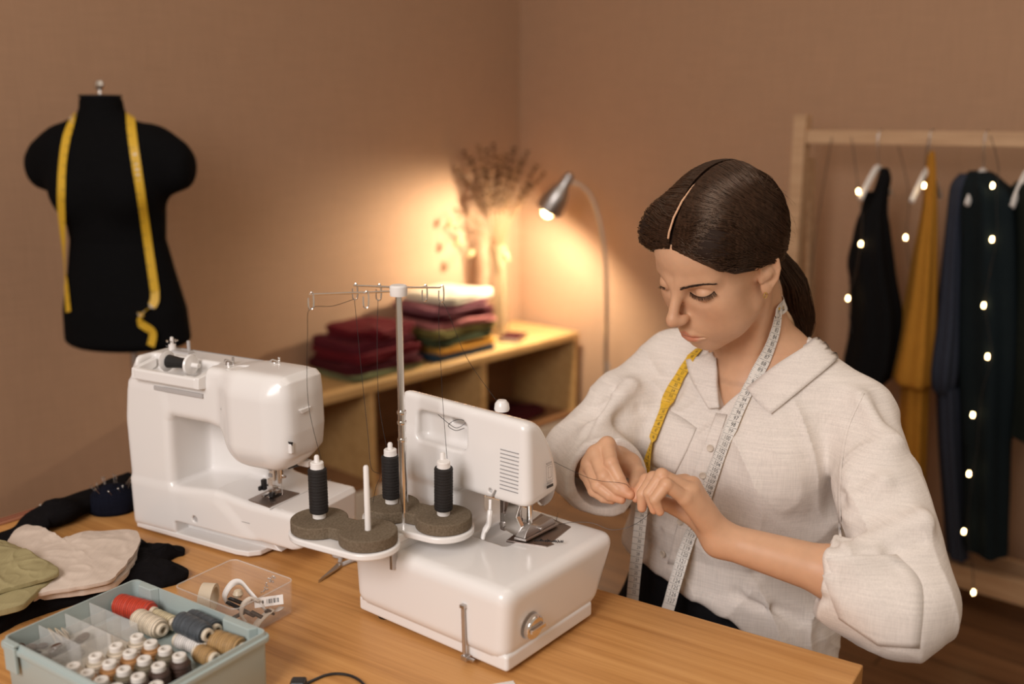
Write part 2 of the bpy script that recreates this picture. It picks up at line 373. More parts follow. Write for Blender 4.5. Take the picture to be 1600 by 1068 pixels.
# ---------------------------------------------------------------- folded fabrics on the shelf unit
for nm, c in (('crimson', (0.105, 0.008, 0.012)), ('burgundy', (0.055, 0.007, 0.010)), ('wine', (0.080, 0.009, 0.015)), ('rose', (0.40, 0.14, 0.13)), ('mauve', (0.23, 0.085, 0.10)),
              ('olive', (0.14, 0.115, 0.035)), ('forest', (0.05, 0.06, 0.028)), ('mustard', (0.40, 0.19, 0.03)), ('petrol', (0.018, 0.035, 0.055)), ('ivory', (0.66, 0.58, 0.44)), ('sage', (0.16, 0.17, 0.08))):
    cloth('fold_'+nm, c, 0.9, 500, 0.15)
def folded(name, label, group, fr, c, sx, sy, z, h, rz, m, layers=2, seed=0):
    t = thing(name, label, 'fabric', fr.tw((c[0], c[1], z)), fr.a+rz, group); bm = BM(); n = 64
    for L in range(layers):                              # each layer is one rounded turn of the folded cloth
        z0, z1 = h*L/layers, h*(L+1)/layers; rows = []
        for k in range(9):
            a = k/8*PI; ins = (1-math.sin(a))*min(0.5*(z1-z0), 0.03); zz = z0+(z1-z0)*(1-math.cos(a))/2; r = []
            for j in range(n):
                th = 2*PI*j/n; cx, sy_ = math.cos(th), math.sin(th); e = 0.22
                x = sx*math.copysign(abs(cx)**e, cx); y = sy*math.copysign(abs(sy_)**e, sy_)
                w = 1+0.11*mn.noise((x*9+seed*3.1, y*9, L*2.3+seed)); g = 0.011*mn.noise((x*14, y*14, seed+L))
                r.append(Vector(((x-math.copysign(ins, x))*w, (y-math.copysign(ins, y))*w, max(zz+g*(0.3+k/8)*(0 if L == 0 and k < 3 else 1), 0))))
            rows.append(r)
        V = grid(bm, rows, closed=True)
        for q, rev in ((V[0], True), (V[-1], False)):
            cen = Vector((0, 0, sum(v.co.z for v in q)/n)); mid = []
            prev = q
            for s in (0.7, 0.35):
                ring = [bm.verts.new(cen+(v.co-cen)*s+Vector((0, 0, (0.004*mn.noise((v.co.x*s*12, v.co.y*s*12, seed*1.7)) if not rev else 0)))) for v in q]
                for j in range(n): bm.faces.new((prev[j], prev[(j+1) % n], ring[(j+1) % n], ring[j]))
                prev = ring
            cv = bm.verts.new(cen)
            for j in range(n): bm.faces.new((prev[j], prev[(j+1) % n], cv))
    obj('folded_cloth', bm, m, t, ang=180); return t
z = 0.5615
for i, (m_, h, dx, sx, rz, lb) in enumerate((('fold_sage', 0.018, 0.02, 0.17, 0.05, 'thin dark green folded cloth at the bottom of the low red pile'), ('fold_burgundy', 0.034, 0.0, 0.165, -0.06, 'dark burgundy folded cloth above the green one in the low pile'),
        ('fold_crimson', 0.036, 0.015, 0.155, 0.08, 'crimson folded cloth in the middle of the low red pile'), ('fold_wine', 0.030, -0.005, 0.14, 0.02, 'wine red folded cloth lying second from top of the low pile'),
        ('fold_crimson', 0.034, 0.03, 0.11, 0.2, 'small crimson folded cloth on top of the low red pile'))):
    folded('folded_fabric', lb, 'folded fabrics on the shelf unit', CB, (-1.0+dx, 0.17), sx, 0.125, z, h, rz, m_, 2, i); z += h+0.0015
z = 0.5615
for i, (m_, h, dx, sx, rz, lb) in enumerate((('fold_petrol', 0.022, 0.0, 0.165, 0.0, 'dark petrol blue folded cloth at the bottom of the tall pile'), ('fold_mustard', 0.028, 0.005, 0.16, 0.03, 'mustard folded cloth near the bottom of the tall pile'),
        ('fold_forest', 0.030, -0.005, 0.165, -0.04, 'dark green folded cloth between mustard and olive cloths'), ('fold_olive', 0.028, 0.0, 0.17, 0.02, 'olive folded cloth in the middle of the tall pile'),
        ('fold_rose', 0.022, 0.01, 0.16, -0.05, 'rose pink folded cloth above the olive one'), ('fold_burgundy', 0.030, 0.015, 0.15, 0.04, 'dark red folded cloth in the upper tall pile'),
        ('fold_mauve', 0.030, -0.02, 0.145, -0.08, 'mauve folded cloth under the ivory one'), ('fold_ivory', 0.028, 0.02, 0.13, 0.1, 'ivory folded cloth on top of the tall pile'))):
    folded('folded_fabric', lb, 'folded fabrics on the shelf unit', CB, (-0.615+dx, 0.165), sx, 0.125, z, h, rz, m_, 2, 10+i); z += h+0.0015
# cloth lying inside the right compartment
folded('folded_fabric', 'dark cloth lying inside the right shelf compartment', 'folded fabrics on the shelf unit', CB, (-0.30, 0.17), 0.18, 0.12, 0.2215, 0.03, 0.1, 'fold_burgundy', 1, 30)
# small dark notebook by the vase
nb = thing('notebook', 'small dark red notebook lying beside the vase', 'notebook', CB.tw((-0.285, 0.11, 0.561)), CB.a+0.4)
bm = BM(); box(bm, (-0.06, -0.04, 0), (0.06, 0.04, 0.0025)); box(bm, (-0.06, -0.04, 0.0135), (0.06, 0.04, 0.016)); box(bm, (-0.06, 0.0375, 0), (0.06, 0.04, 0.016)); obj('cover', bm, 'fold_burgundy', nb, smooth=False)
bm = BM(); box(bm, (-0.057, -0.037, 0.0026), (0.057, 0.037, 0.0134)); obj('pages', bm, 'white_matte', nb, smooth=False)
# ---------------------------------------------------------------- vase of dried grasses
VP = CB.tw((-0.262, 0.215, 0.5605))
va = thing('glass_vase', 'tall slim glass vase standing at the right end of the shelf unit', 'vase', VP)
bm = BM(); lathe(bm, [(0.0, 0), (0.044, 0), (0.047, 0.006), (0.046, 0.10), (0.036, 0.24), (0.034, 0.31), (0.040, 0.365), (0.0385, 0.366), (0.0325, 0.31), (0.034, 0.24), (0.043, 0.10), (0.043, 0.012), (0, 0.010)], 32)
obj('vase_body', bm, 'clear_glass', va)
mat('dry_stem', (0.20, 0.105, 0.040), 0.8); mat('dry_seed', (0.12, 0.060, 0.026), 0.9); mat('dry_leaf', (0.42, 0.30, 0.14), 0.8)
rr = random.Random(5); stems = []
tips = [(-0.16, 0.66), (-0.13, 0.72), (-0.10, 0.70), (-0.07, 0.745), (-0.04, 0.73), (-0.015, 0.75), (0.01, 0.70), (0.035, 0.71), (0.065, 0.735), (0.09, 0.69), (0.115, 0.72), (0.15, 0.67), (0.18, 0.64), (-0.12, 0.62), (-0.05, 0.65), (0.05, 0.64), (0.0, 0.66), (0.13, 0.6), (-0.15, 0.5), (-0.185, 0.44)]
for i, (tx, tz) in enumerate(tips):
    st = thing('dried_grass', 'dried grass stem fanning out of the glass vase', 'dried plant', VP, 0, 'dried stems in the vase')
    ty = rr.uniform(-0.07, 0.05); b = Vector((rr.uniform(-0.02, 0.02), rr.uniform(-0.02, 0.02), 0.014)); mth = Vector((tx*0.13, ty*0.2, 0.36))
    tip = Vector((tx, ty, tz)); p = spline([b, b.lerp(mth, 0.5), mth, mth.lerp(tip, 0.45)+Vector((-tx*0.10, 0, 0.02)), tip], 6)
    bm = BM(); tube(bm, p, [0.0022-0.0010*k/len(p) for k in range(len(p))], 5); obj('stem', bm, 'dry_stem', st)
    bm = BM(); L = len(p)
    for k in range(150 if i < 18 else 20):                # feathery seed head along the upper third
        s = rr.uniform(0.68, 1.0); q = p[min(int(s*L), L-1)]; a = rr.uniform(0, 2*PI); up = (p[-1]-p[-6]).normalized()
        d = (Vector((math.cos(a), math.sin(a), 0))*0.75+up*0.9).normalized()*rr.uniform(0.012, 0.038)*(1.25-s*0.6)
        mid = q+d*0.55+Vector((0, 0, 0.003)); w = d.orthogonal().normalized()*rr.uniform(0.0018, 0.0036)
        vs = [bm.verts.new(x) for x in (q, mid+w, q+d, mid-w)]; bm.faces.new(vs)
        e = d.cross(w).normalized()*w.length; vs = [bm.verts.new(x) for x in (q, mid+e, q+d, mid-e)]; bm.faces.new(vs)
    obj('seed_head', bm, 'dry_seed' if i % 3 else 'dry_stem', st, smooth=False)
for i, (tx, tz) in enumerate(((-0.17, 0.46), (-0.14, 0.385), (0.02, 0.33), (-0.09, 0.34))):
    lf = thing('dried_leaf', ('curled dried leaf drooping left of the vase mouth', 'lower curled dried leaf left of the vase', 'small dried leaf hanging in front of the vase neck', 'dried leaf drooping close to the vase neck')[i], 'dried plant', VP)
    p = spline([(tx*0.1, -0.02, 0.30), (tx*0.3, -0.028, 0.40), (tx*0.7, -0.05, tz+0.03), (tx, -0.06, tz)], 5); bm = BM(); tube(bm, p, 0.0016, 5); obj('stalk', bm, 'dry_stem', lf)
    bm = BM(); rows = []
    for k in range(9):
        s = k/8; w = 0.016*math.sin(PI*min(1, s*0.95+0.04))+0.001; c = Vector((tx+(0.06 if tx < 0 else -0.05)*-s*0.6, -0.06-0.01*s, tz+0.01*math.sin(s*3)-0.02*s))
        rows.append([c+Vector((0, -w*math.cos(a)*0.6, w*math.sin(a))) for a in (-1.2, -0.6, 0, 0.6, 1.2)])
    grid(bm, rows); solidify(obj('blade', bm, 'dry_leaf', lf, ang=180), 0.001)
# ---------------------------------------------------------------- gooseneck floor lamp
LP = Vector((0.368, 3.74, 0))
lm = thing('floor_lamp', 'metal gooseneck floor lamp glowing beside the dried grasses', 'lamp', LP)
bm = BM(); lathe(bm, [(0, 0), (0.150, 0), (0.156, 0.006), (0.150, 0.024), (0.02, 0.032), (0, 0.032)], 40); obj('base', bm, 'black_plastic', lm, loc=(-0.012, -0.125, 0))
pole = spline([(0, 0, 0.025), (-0.002, 0, 0.45), (-0.006, 0, 0.75), (-0.022, 0, 0.96), (-0.06, 0, 1.11), (-0.105, -0.005, 1.172), (-0.152, -0.01, 1.19)], 8)
bm = BM(); tube(bm, pole[:9], 0.0085, 10); obj('pole', bm, 'chrome', lm)
bm = BM(); tube(bm, pole[8:], 0.0075, 10); obj('gooseneck', bm, 'chrome', lm)
bm = BM(); tube(bm, [(0.0, -0.012, 0.10), (0.006, -0.016, 0.3), (0.004, -0.014, 0.5)], 0.003, 6); lathe(bm, [(0, 0), (0.009, 0.002), (0.009, 0.035), (0, 0.037)], 12, (0.002, -0.016, 0.33)); obj('switch_cable', bm, 'ink_grey', lm)
HD = Vector((-0.158, -0.01, 1.205)); hd = Vector((-0.48, 0.24, -0.84)).normalized()
bm = BM(); lathe(bm, [(0, -0.016), (0.016, -0.014), (0.020, 0.0), (0.021, 0.03), (0.030, 0.045), (0.043, 0.075), (0.050, 0.11), (0.0535, 0.145), (0.0515, 0.145), (0.048, 0.11), (0.041, 0.077), (0.028, 0.049), (0, 0.042)], 36, HD, hd); obj('lamp_shade', bm, 'steel', lm)
bm = BM(); lathe(bm, [(0, 0.044), (0.013, 0.044), (0.014, 0.07), (0.024, 0.095), (0.0285, 0.125), (0.026, 0.155), (0.014, 0.172), (0, 0.176)], 24, HD, hd); obj('light_bulb', bm, 'lamp_bulb', lm)
# ================================================================ dress form
MN = Vector((-1.004, 2.52, 0)); MZ = 0.84
mq = thing('dress_form', 'black cloth dress form on a stand by the left wall', 'dress form', MN, R(-6))
zz = [0.00, 0.02, 0.10, 0.20, 0.28, 0.36, 0.43, 0.48, 0.52, 0.545, 0.57, 0.60, 0.645]
aa = [0.158, 0.165, 0.160, 0.137, 0.122, 0.128, 0.145, 0.150, 0.140, 0.110, 0.068, 0.053, 0.049]
bb = [0.098, 0.105, 0.108, 0.096, 0.085, 0.096, 0.115, 0.108, 0.090, 0.073, 0.060, 0.052, 0.048]
cx = [0.006, 0.006, 0.005, 0.004, 0.002, 0.001, 0.000, -0.002, -0.005, -0.008, -0.010, -0.011, -0.012]
def f_mann(P):
    z = P[:, 2]; a = np.interp(z, zz, aa); b = np.interp(z, zz, bb); c = np.interp(z, zz, cx)
    x, y = P[:, 0]-c, P[:, 1]; k = np.sqrt((x/a)**2+(y/b)**2)
    d = (k-1)*np.minimum(a, b)*0.9
    d = smax(d, -z, 0.03); d = smax(d, z-0.632, 0.012)
    for s in (-1, 1):
        st = s_cone(P, (s*0.11, 0, 0.500), (s*0.180, 0, 0.462), 0.062, 0.050); st = smax(st, (s*P[:, 0]-0.213), 0.03); d = smin(d, st, 0.07)
        d = smin(d, s_ball(P, (s*0.066, -0.062, 0.40), 0.055), 0.05)
    return d
obj_m = sdf_obj('torso', [sdf_mesh(f_mann, (-0.26, -0.17, -0.03), (0.26, 0.15, 0.68), 0.007)], 'mannequin_cloth', mq, None); obj_m.location = (0, 0, MZ)
bm = BM(); lathe(bm, [(0, 0), (0.05, 0), (0.05, 0.006), (0, 0.007)], 28, (-0.012, 0, MZ+0.630)); obj('neck_cap', bm, 'black_cloth', mq)
bm = BM(); lathe(bm, [(0.006, 0), (0.006, 0.012), (0.012, 0.014), (0.014, 0.022), (0.010, 0.032), (0, 0.035)], 20, (-0.012, 0, MZ+0.637)); obj('neck_knob', bm, 'chrome', mq)
bm = BM(); tube(bm, [(0.02, 0, 0.05), (0.02, 0, MZ+0.03)], 0.0115, 14); obj('stand_pole', bm, 'steel', mq)
for k in range(3):
    a = 2*PI*k/3+0.5; bm = BM(); tube(bm, [(0.02, 0, 0.20), (0.02+0.12*math.cos(a), 0.12*math.sin(a), 0.11), (0.02+0.22*math.cos(a), 0.22*math.sin(a), 0.012)], 0.009, 8); obj('leg', bm, 'steel', mq)
# measuring tapes: a strip with real thickness, following the surface it hangs on
mat('tape_yellow', (0.72, 0.44, 0.03), 0.5); mat('tape_white', (0.74, 0.71, 0.66), 0.5)
def sight(f, inv, px, py, off, tmax=3.2, t0=0.8):        # first point along a sight line that lies off above a surface
    q = at(px, py, Y=1.0); o = Vector((0, 0, H)); d = (q-o).normalized(); t = t0
    for _ in range(300):
        p = inv(o+d*t); v = float(f(np.array([p], np.float32))[0])-off
        if v < 0.0004: break
        t += max(v*0.7, 0.0004)
        if t > tmax: return None
    return o+d*t
def vsight(f, arr, tmax=3.2, t0=0.8, it=90):               # the same for many sight lines at once; rows are (px, py, off)
    arr = np.asarray(arr, float); o = np.array((0, 0, H)); u = (arr[:, 0]-800)/F; v = -(arr[:, 1]-534)/F
    d = np.stack([u, _c+v*_s, -_s+v*_c], 1); d /= np.linalg.norm(d, axis=1)[:, None]; t = np.full(len(arr), t0); done = np.zeros(len(arr), bool)
    for _ in range(it):
        a = np.where(~done & (t < tmax))[0]
        if not len(a): break
        val = f((o+d[a]*t[a, None]).astype(np.float32))-arr[a, 2]; ok = val < 0.0004; done[a[ok]] = True; t[a] += np.where(ok, 0, np.maximum(val*0.75, 0.0004))
    return [Vector(p) if k else None for p, k in zip(o+d*t[:, None], done)]
def strip(bm, pts, normals, w, th=0.0006, m_front=0, m_back=1):
    fr, bk = [], []; n = len(pts)
    for i, p in enumerate(pts):
        t = (pts[min(i+1, n-1)]-pts[max(i-1, 0)]).normalized(); nn = (normals[i]-t*t.dot(normals[i])).normalized(); s = t.cross(nn)*w*0.5
        fr.append([p+s+nn*th, p-s+nn*th]); bk.append([p-s, p+s])
    for rows, mi in ((fr, m_front), (bk, m_back)): grid(bm, rows, mi)
    for i in range(n-1):
        for a in (0, 1):
            q = [fr[i][a], fr[i+1][a], bk[i+1][1-a], bk[i][1-a]]; bm.faces.new([bm.verts.new(x) for x in q]).material_index = m_front
    return fr
MI = Matrix.Translation(MN+Vector((0, 0, MZ))) @ Matrix.Rotation(R(-6), 4, 'Z'); MII = MI.inverted(); MR3 = MI.to_3x3()
def ngrad(f, p, e=0.002):
    q = np.array([p]*6, np.float32); 
    for i in range(3): q[2*i, i] += e; q[2*i+1, i] -= e
    v = f(q); return Vector((v[0]-v[1], v[2]-v[3], v[4]-v[5])).normalized()
tp = thing('measuring_tape', 'yellow measuring tape hung around the neck of the dress form', 'measuring tape', MN)
def tape_leg(pix):
    out = []
    for p in spline([(x, y, 0) for x, y in pix], 6):
        w = sight(f_mann, lambda q: MII @ q, p.x, p.y, 0.004)
        if w: out.append(w)
    return out
La = tape_leg([(107, 487), (103, 440), (100, 400), (96, 330), (97, 265), (104, 215), (115, 182)])
Lb = tape_leg([(203, 180), (209, 230), (221, 310), (231, 380), (242, 455)])
back = [MI @ Vector(p) for p in ((-0.066, 0.035, 0.585), (-0.012, 0.063, 0.592), (0.030, 0.035, 0.585))]
pts = spline(La[::3]+[La[-1]]+back+Lb[::3]+[Lb[-1]], 5); ns = [MR3 @ ngrad(f_mann, MII @ p) for p in pts]
bm = BM(); fr = strip(bm, [p-MN for p in pts], ns, 0.021)
for k in range(4, len(fr)-1, 3):                          # scale marks across the strip
    a, b = fr[k][0], fr[k][1]; d = (fr[k+1][0]-fr[k][0]).normalized()*0.0012; nn = ns[k]*0.0003
    bm.faces.new([bm.verts.new(x) for x in (a+nn, a.lerp(b, 0.45)+nn, a.lerp(b, 0.45)+nn+d, a+nn+d)]).material_index = 2
e0 = Lb[-1]-MN; tail = spline([e0, e0+Vector((-0.004, -0.006, -0.03)), e0+Vector((-0.032, -0.022, -0.055)), e0+Vector((-0.03, -0.03, -0.075)), e0+Vector((-0.006, -0.022, -0.10)), e0+Vector((-0.014, -0.02, -0.135))], 6)
tn = [Vector((0.1, -1, 0.1))]*8+[Vector((0.5, 0.3, 0.8))]*5+[Vector((-0.6, -0.6, 0.3))]*5+[Vector((-0.2, -1, 0.1))]*20
strip(bm, tail, tn[:len(tail)], 0.021, m_front=0, m_back=1)
obj('tape_strip', bm, ['tape_yellow', 'tape_white', 'ink'], tp, smooth=False)
# ================================================================ clothes rack
RK = Fr((0.884, 3.09, 0), -41.84)
rk = thing('clothes_rack', 'pale wooden clothes rack in front of the right wall', 'clothes rack', RK.o, RK.a)
LR = 1.35
for x in (0.0, LR):
    bm = BM(); box(bm, (x-0.02, -0.022, 0), (x+0.02, 0.022, 1.43)); obj('post', bm, 'rack_wood', rk, bevel=0.002)
    bm = BM(); q = [(0.20, 0.0), (0.245, 0.0), (0.066, 1.30), (0.022, 1.30)]; prism(bm, q, x-0.018, x+0.018, 0); obj('brace', bm, 'rack_wood', rk, bevel=0.002)
bm = BM(); box(bm, (0.02, -0.014, 1.345), (LR-0.02, 0.014, 1.385)); obj('hanging_bar', bm, 'rack_wood', rk, bevel=0.003)
bm = BM(); box(bm, (0.02, -0.016, 0.075), (LR-0.02, 0.016, 0.145)); obj('bottom_rail', bm, 'rack_wood', rk, bevel=0.003)
bm = BM(); box(bm, (0.02, 0.20, 0.05), (LR-0.02, 0.225, 0.11)); obj('rear_rail', bm, 'rack_wood', rk, bevel=0.003)
for nm, c in (('black', (0.010, 0.010, 0.011)), ('mustard', (0.36, 0.165, 0.022)), ('blue', (0.045, 0.055, 0.085)), ('petrol', (0.014, 0.022, 0.026)), ('green', (0.018, 0.024, 0.020))):
    cloth('wear_'+nm, mul(c, 0.7 if nm != 'mustard' else 1.15), 0.9, 500, 0.15)
def hanger(xb, label, tilt=0.0):
    t = thing('clothes_hanger', label, 'hanger', RK.tw((xb, 0, 1.3865)), RK.a, 'hangers on the clothes rack')
    bm = BM(); p = [(0, 0.012, -0.03), (0, 0.017, -0.012), (0, 0.012, 0.0), (0, 0, 0.0025), (0, -0.014, -0.004), (0, -0.019, -0.02), (0, -0.016, -0.05), (0, -0.004, -0.085), (0, 0, -0.11)]
    tube(bm, spline(p, 5), 0.0018, 6); obj('hook', bm, 'steel', t)
    bm = BM(); tube(bm, spline([(0, -0.11, -0.19), (0, -0.08, -0.16), (0, -0.03, -0.118), (0, 0, -0.105), (0, 0.03, -0.118), (0, 0.08, -0.16), (0, 0.11, -0.19)], 5), 0.0085, 8, flat=0.7); obj('hanger_arms', bm, 'white_matte', t); return t
def garment(name, label, cat, xb, pieces, m, depth=0.13, seed=0):
    o = RK.tw((xb, 0, 0)); t = thing(name, label, cat, (o.x, o.y, 0), 0, None)
    view = Vector((o.x, o.y, 0)).normalized(); lat = Vector((view.y, -view.x, 0))
    for pn, rows_px in pieces:
        rows = []; S = spline([(a, b, c) for a, b, c in rows_px], 4)
        for q in S:
            py, xl, xr = q; pl = at(xl, py, Y=o.y); pr = at(xr, py, Y=o.y)
            c = (pl+pr)/2; w = max((pr-pl).length/2, 0.004); dep = min(depth, w*2.2); off = lat*((c-Vector((o.x, o.y, c.z))).dot(lat)); r = []
            for j in range(44):
                a = 2*PI*j/44; rip = 1+0.07*math.sin(a*7+seed+c.z*2.5)+0.05*mn.noise((math.cos(a)*2, math.sin(a)*2, c.z*4+seed))
                x, y = math.cos(a)*w*rip, math.sin(a)*dep*rip
                r.append(Vector((0, 0, c.z))+off+lat*(x)+view*(y-x*0.5))
            rows.append(r)
        bm = BM(); V = grid(bm, rows, closed=True); bm.faces.new(V[0]); bm.faces.new(V[-1][::-1]); obj(pn, bm, m, t, ang=80)
    return t
def bar_x(px):                                           # distance along the bar seen at this column
    return RK.hit(px, 215, 1, 0).x
hanger(bar_x(1376), 'white hanger holding the black blouse'); hanger(bar_x(1456), 'white hanger holding the mustard dress'); hanger(bar_x(1542), 'white hanger holding the blue dress'); hanger(bar_x(1612), 'white hanger at the right edge with the dark green coat')
garment('blouse', 'short black blouse hanging leftmost on the clothes rack', 'clothing', bar_x(1376), [('bodice', [(262, 1376, 1388), (278, 1372, 1392), (300, 1364, 1388), (330, 1348, 1386), (345, 1341, 1388), (380, 1334, 1392), (430, 1330, 1398), (480, 1332, 1406), (530, 1328, 1404), (570, 1320, 1396), (598, 1330, 1372)]), ('sleeve', [(300, 1352, 1368), (350, 1340, 1356), (405, 1325, 1345), (440, 1328, 1344), (475, 1333, 1342)])], 'wear_black', 0.12, 1)
garment('dress', 'long mustard dress hanging second on the clothes rack', 'clothing', bar_x(1456), [('bodice', [(236, 1451, 1460), (262, 1447, 1462), (330, 1441, 1464), (400, 1428, 1464), (470, 1416, 1463), (540, 1402, 1460), (585, 1392, 1456), (592, 1400, 1452)]), ('skirt', [(580, 1412, 1452), (660, 1407, 1448), (760, 1404, 1444), (850, 1400, 1442)])], 'wear_mustard', 0.15, 2)
garment('dress', 'blue grey long sleeved dress hanging right of the mustard one', 'clothing', bar_x(1530), [('sleeve', [(272, 1500, 1520), (292, 1486, 1516), (340, 1480, 1507), (420, 1472, 1503), (500, 1463, 1502), (570, 1451, 1497), (600, 1452, 1492), (614, 1460, 1486)]), ('skirt', [(600, 1464, 1500), (700, 1468, 1502), (800, 1476, 1508), (858, 1480, 1512)])], 'wear_blue', 0.10, 3)
garment('dress', 'dark petrol dress hanging behind the hanging fairy lights', 'clothing', bar_x(1555), [('bodice', [(268, 1516, 1548), (280, 1508, 1562), (310, 1502, 1584), (400, 1500, 1590), (560, 1496, 1586), (680, 1500, 1576)]), ('skirt', [(660, 1502, 1576), (760, 1502, 1574), (835, 1502, 1572)])], 'wear_petrol', 0.14, 4)
garment('coat', 'dark green coat cut off by the right edge of the picture', 'clothing', bar_x(1622), [('body', [(285, 1590, 1640), (310, 1576, 1660), (400, 1566, 1690), (520, 1556, 1690), (640, 1550, 1690), (668, 1552, 1680)])], 'wear_green', 0.14, 5)
# ---------------------------------------------------------------- fairy lights
SLo = RK.tw((0.5, -0.06, 0)); sl = thing('fairy_lights', 'string of warm fairy lights draped over the clothes rack', 'fairy lights', (SLo.x, SLo.y, 0))
def wire(pix, yl):
    return [RK.tw(RK.hit(x, y, 1, yl)) for x, y in pix]
runA = [(1551, 290), (1550, 374), (1537, 477), (1543, 557), (1520, 648), (1514, 740), (1506, 830), (1521, 925)]
runB = [(1341, 299), (1345, 381), (1325, 466)]; runC = [(1415, 371)]; runD = [(1444, 290)]
oL = Vector((SLo.x, SLo.y, 0))
def strand(pix, yl, bulbs, dim=False):
    w = wire(pix, yl); bm = BM(); tube(bm, spline([p-oL for p in w], 6), 0.0011, 5); obj('wire', bm, 'black_plastic', sl)
    for p in wire(bulbs, yl-0.012):
        bm = BM(); lathe(bm, [(0, -0.006), (0.0030, -0.005), (0.0036, 0), (0.0026, 0.006), (0, 0.007)], 12, p-oL); obj('fairy_bulb', bm, 'bulb', sl)
strand([(1548, 212), (1560, 260), (1557, 300), (1557, 374), (1546, 430), (1540, 480), (1549, 557), (1533, 620), (1527, 700), (1520, 740), (1512, 830), (1519, 880), (1521, 922)], -0.14, runA)
strand([(1330, 214), (1337, 260), (1341, 299), (1347, 340), (1345, 381), (1336, 430), (1325, 466), (1330, 520)], -0.10, runB)
strand([(1400, 214), (1420, 300), (1416, 371), (1424, 430)], 0.13, runC)
strand([(1452, 214), (1446, 250), (1444, 290)], -0.09, runD)
strand([(1300, 214), (1280, 330), (1262, 465)], -0.03, [(1262, 465)])
# dark bag just visible past the left end of the table
bp = at(-10, 800, z=0.0); bg = thing('black_bag', 'black bag at the left picture edge beyond the table', 'bag', (-1.30, 1.86, 0))
bm = BM(); rows = []
for k in range(11):
    s = k/10; w = 0.10*(0.85+0.25*math.sin(s*2.6))*(1 if s < 0.85 else (1-(s-0.85)*4)); rows.append([Vector((w*1.0*math.copysign(abs(math.cos(a))**0.6, math.cos(a)), w*1.5*math.copysign(abs(math.sin(a))**0.6, math.sin(a)), 0.71*s+0.01*math.sin(a*5)*s)) for a in [2*PI*j/32 for j in range(32)]])
V = grid(bm, rows, closed=True); bm.faces.new(V[0]); bm.faces.new(V[-1]); obj('bag_body', bm, 'black_cloth', bg, ang=70)
bm = BM(); tube(bm, spline([(0, -0.07, 0.68), (0, -0.06, 0.74), (0, 0, 0.76), (0, 0.06, 0.74), (0, 0.07, 0.68)], 6), 0.008, 8); obj('strap', bm, 'black_cloth', bg)
# ================================================================ sewing machine (left)
SWF = Fr((-0.640, 1.576, T), -28.6)
sw = thing('sewing_machine', 'white sewing machine standing beside the piled fabrics, at the left', 'sewing machine', SWF.o, SWF.a)
col2 = [(0.002, 0.012), (0.0, 0.10), (-0.001, 0.19), (0.006, 0.245), (0.018, 0.285), (0.030, 0.304), (0.20, 0.304), (0.338, 0.304), (0.347, 0.296), (0.349, 0.22), (0.343, 0.185), (0.32, 0.166), (0.27, 0.163), (0.252, 0.168), (0.232, 0.186), (0.208, 0.206), (0.183, 0.211), (0.104, 0.211), (0.098, 0.205), (0.094, 0.10), (0.099, 0.092), (0.19, 0.096), (0.30, 0.012)]
bed2 = [(0.002, 0.012), (0.002, 0.09), (0.10, 0.091), (0.19, 0.104), (0.26, 0.095), (0.355, 0.093), (0.360, 0.085), (0.358, 0.038), (0.345, 0.030), (0.25, 0.034), (0.24, 0.012)]
def f_sew(P):
    x, y, z = P[:, 0], P[:, 1], P[:, 2]
    up = smax(s_poly2(x, z, col2)-0.0, np.abs(y-0.046)-0.046, 0.016)
    head = s_box(P, (0.285, 0.036, 0.232), (0.065, 0.054, 0.076), 0.040)
    head = smax(head, z-0.3045, 0.012)
    up = smin(up, head, 0.02)
    back = smax(s_poly2(x, z, [(0.004, 0.02), (0.004, 0.25), (0.03, 0.272), (0.25, 0.272), (0.30, 0.20), (0.27, 0.15), (0.21, 0.09), (0.21, 0.02)]), np.abs(y-0.118)-0.034, 0.016)
    up = smin(up, smin(back, smax(s_poly2(x, z, [(0.002, 0.02), (0.0, 0.2), (0.012, 0.26), (0.09, 0.26), (0.098, 0.21), (0.096, 0.02)]), np.abs(y-0.075)-0.072, 0.016), 0.012), 0.014)
    bed = smax(s_poly2(x, z, bed2), np.abs(y-0.075)-0.075, 0.012)
    d = smin(up, bed, 0.012)
    d = smax(d, -s_box(P, (0.112, 0.012, 0.300), (0.074, 0.024, 0.020), 0.008), 0.006)          # spool well at the top front
    d = smax(d, -s_cone(P, (0.145, -0.004, 0.047), (0.145, 0.003, 0.047), 0.005), 0.002)         # screw recess
    d = smax(d, -s_box(P, (0.238, 0.02, 0.3045), (0.012, 0.012, 0.006), 0.003), 0.003)
    d = smax(d, -s_box(P, (0.26, 0.0, 0.0235), (0.16, 0.026, 0.0105), 0.003), 0.004)
    return d
    seam = np.minimum(np.abs(x-0.215-0.006*np.sin((z-0.2)*20))-0.0004, 1); on = (z > 0.165) & (y < 0.06)
    d = np.where(on & (np.abs(x-0.215) < 0.01), np.maximum(d, -np.maximum(seam, -(d+0.0012))), d)
    return d
sdf_obj('body', [sdf_mesh(f_sew, (-0.012, -0.025, -0.002), (0.374, 0.165, 0.316), 0.0024)], 'white_plastic', sw)
bm = BM(); 
prism(bm, [(0.003, 0.0), (0.03, -0.0015), (0.232, -0.004), (0.254, 0.0), (0.268, 0.014), (0.272, 0.05), (0.272, 0.14), (0.003, 0.14)], 0.004, 0.0135, 2); obj('base_plate', bm, 'white_plastic', sw, bevel=0.0025)
bm = BM(); q = [(0.220, 0.300), (0.219, 0.26), (0.220, 0.22), (0.226, 0.19), (0.236, 0.172)]
def front(f, x, z, off=0.0002):
    y = -0.06
    for _ in range(60): y += max(float(f(np.array([(x, y, z)], np.float32))[0])*0.8, 0.00005)
    return Vector((x, y-off, z))
tube(bm, [front(f_sew, a, b) for a, b in q], 0.0004, 5); obj('panel_seam', bm, 'ink_grey', sw)
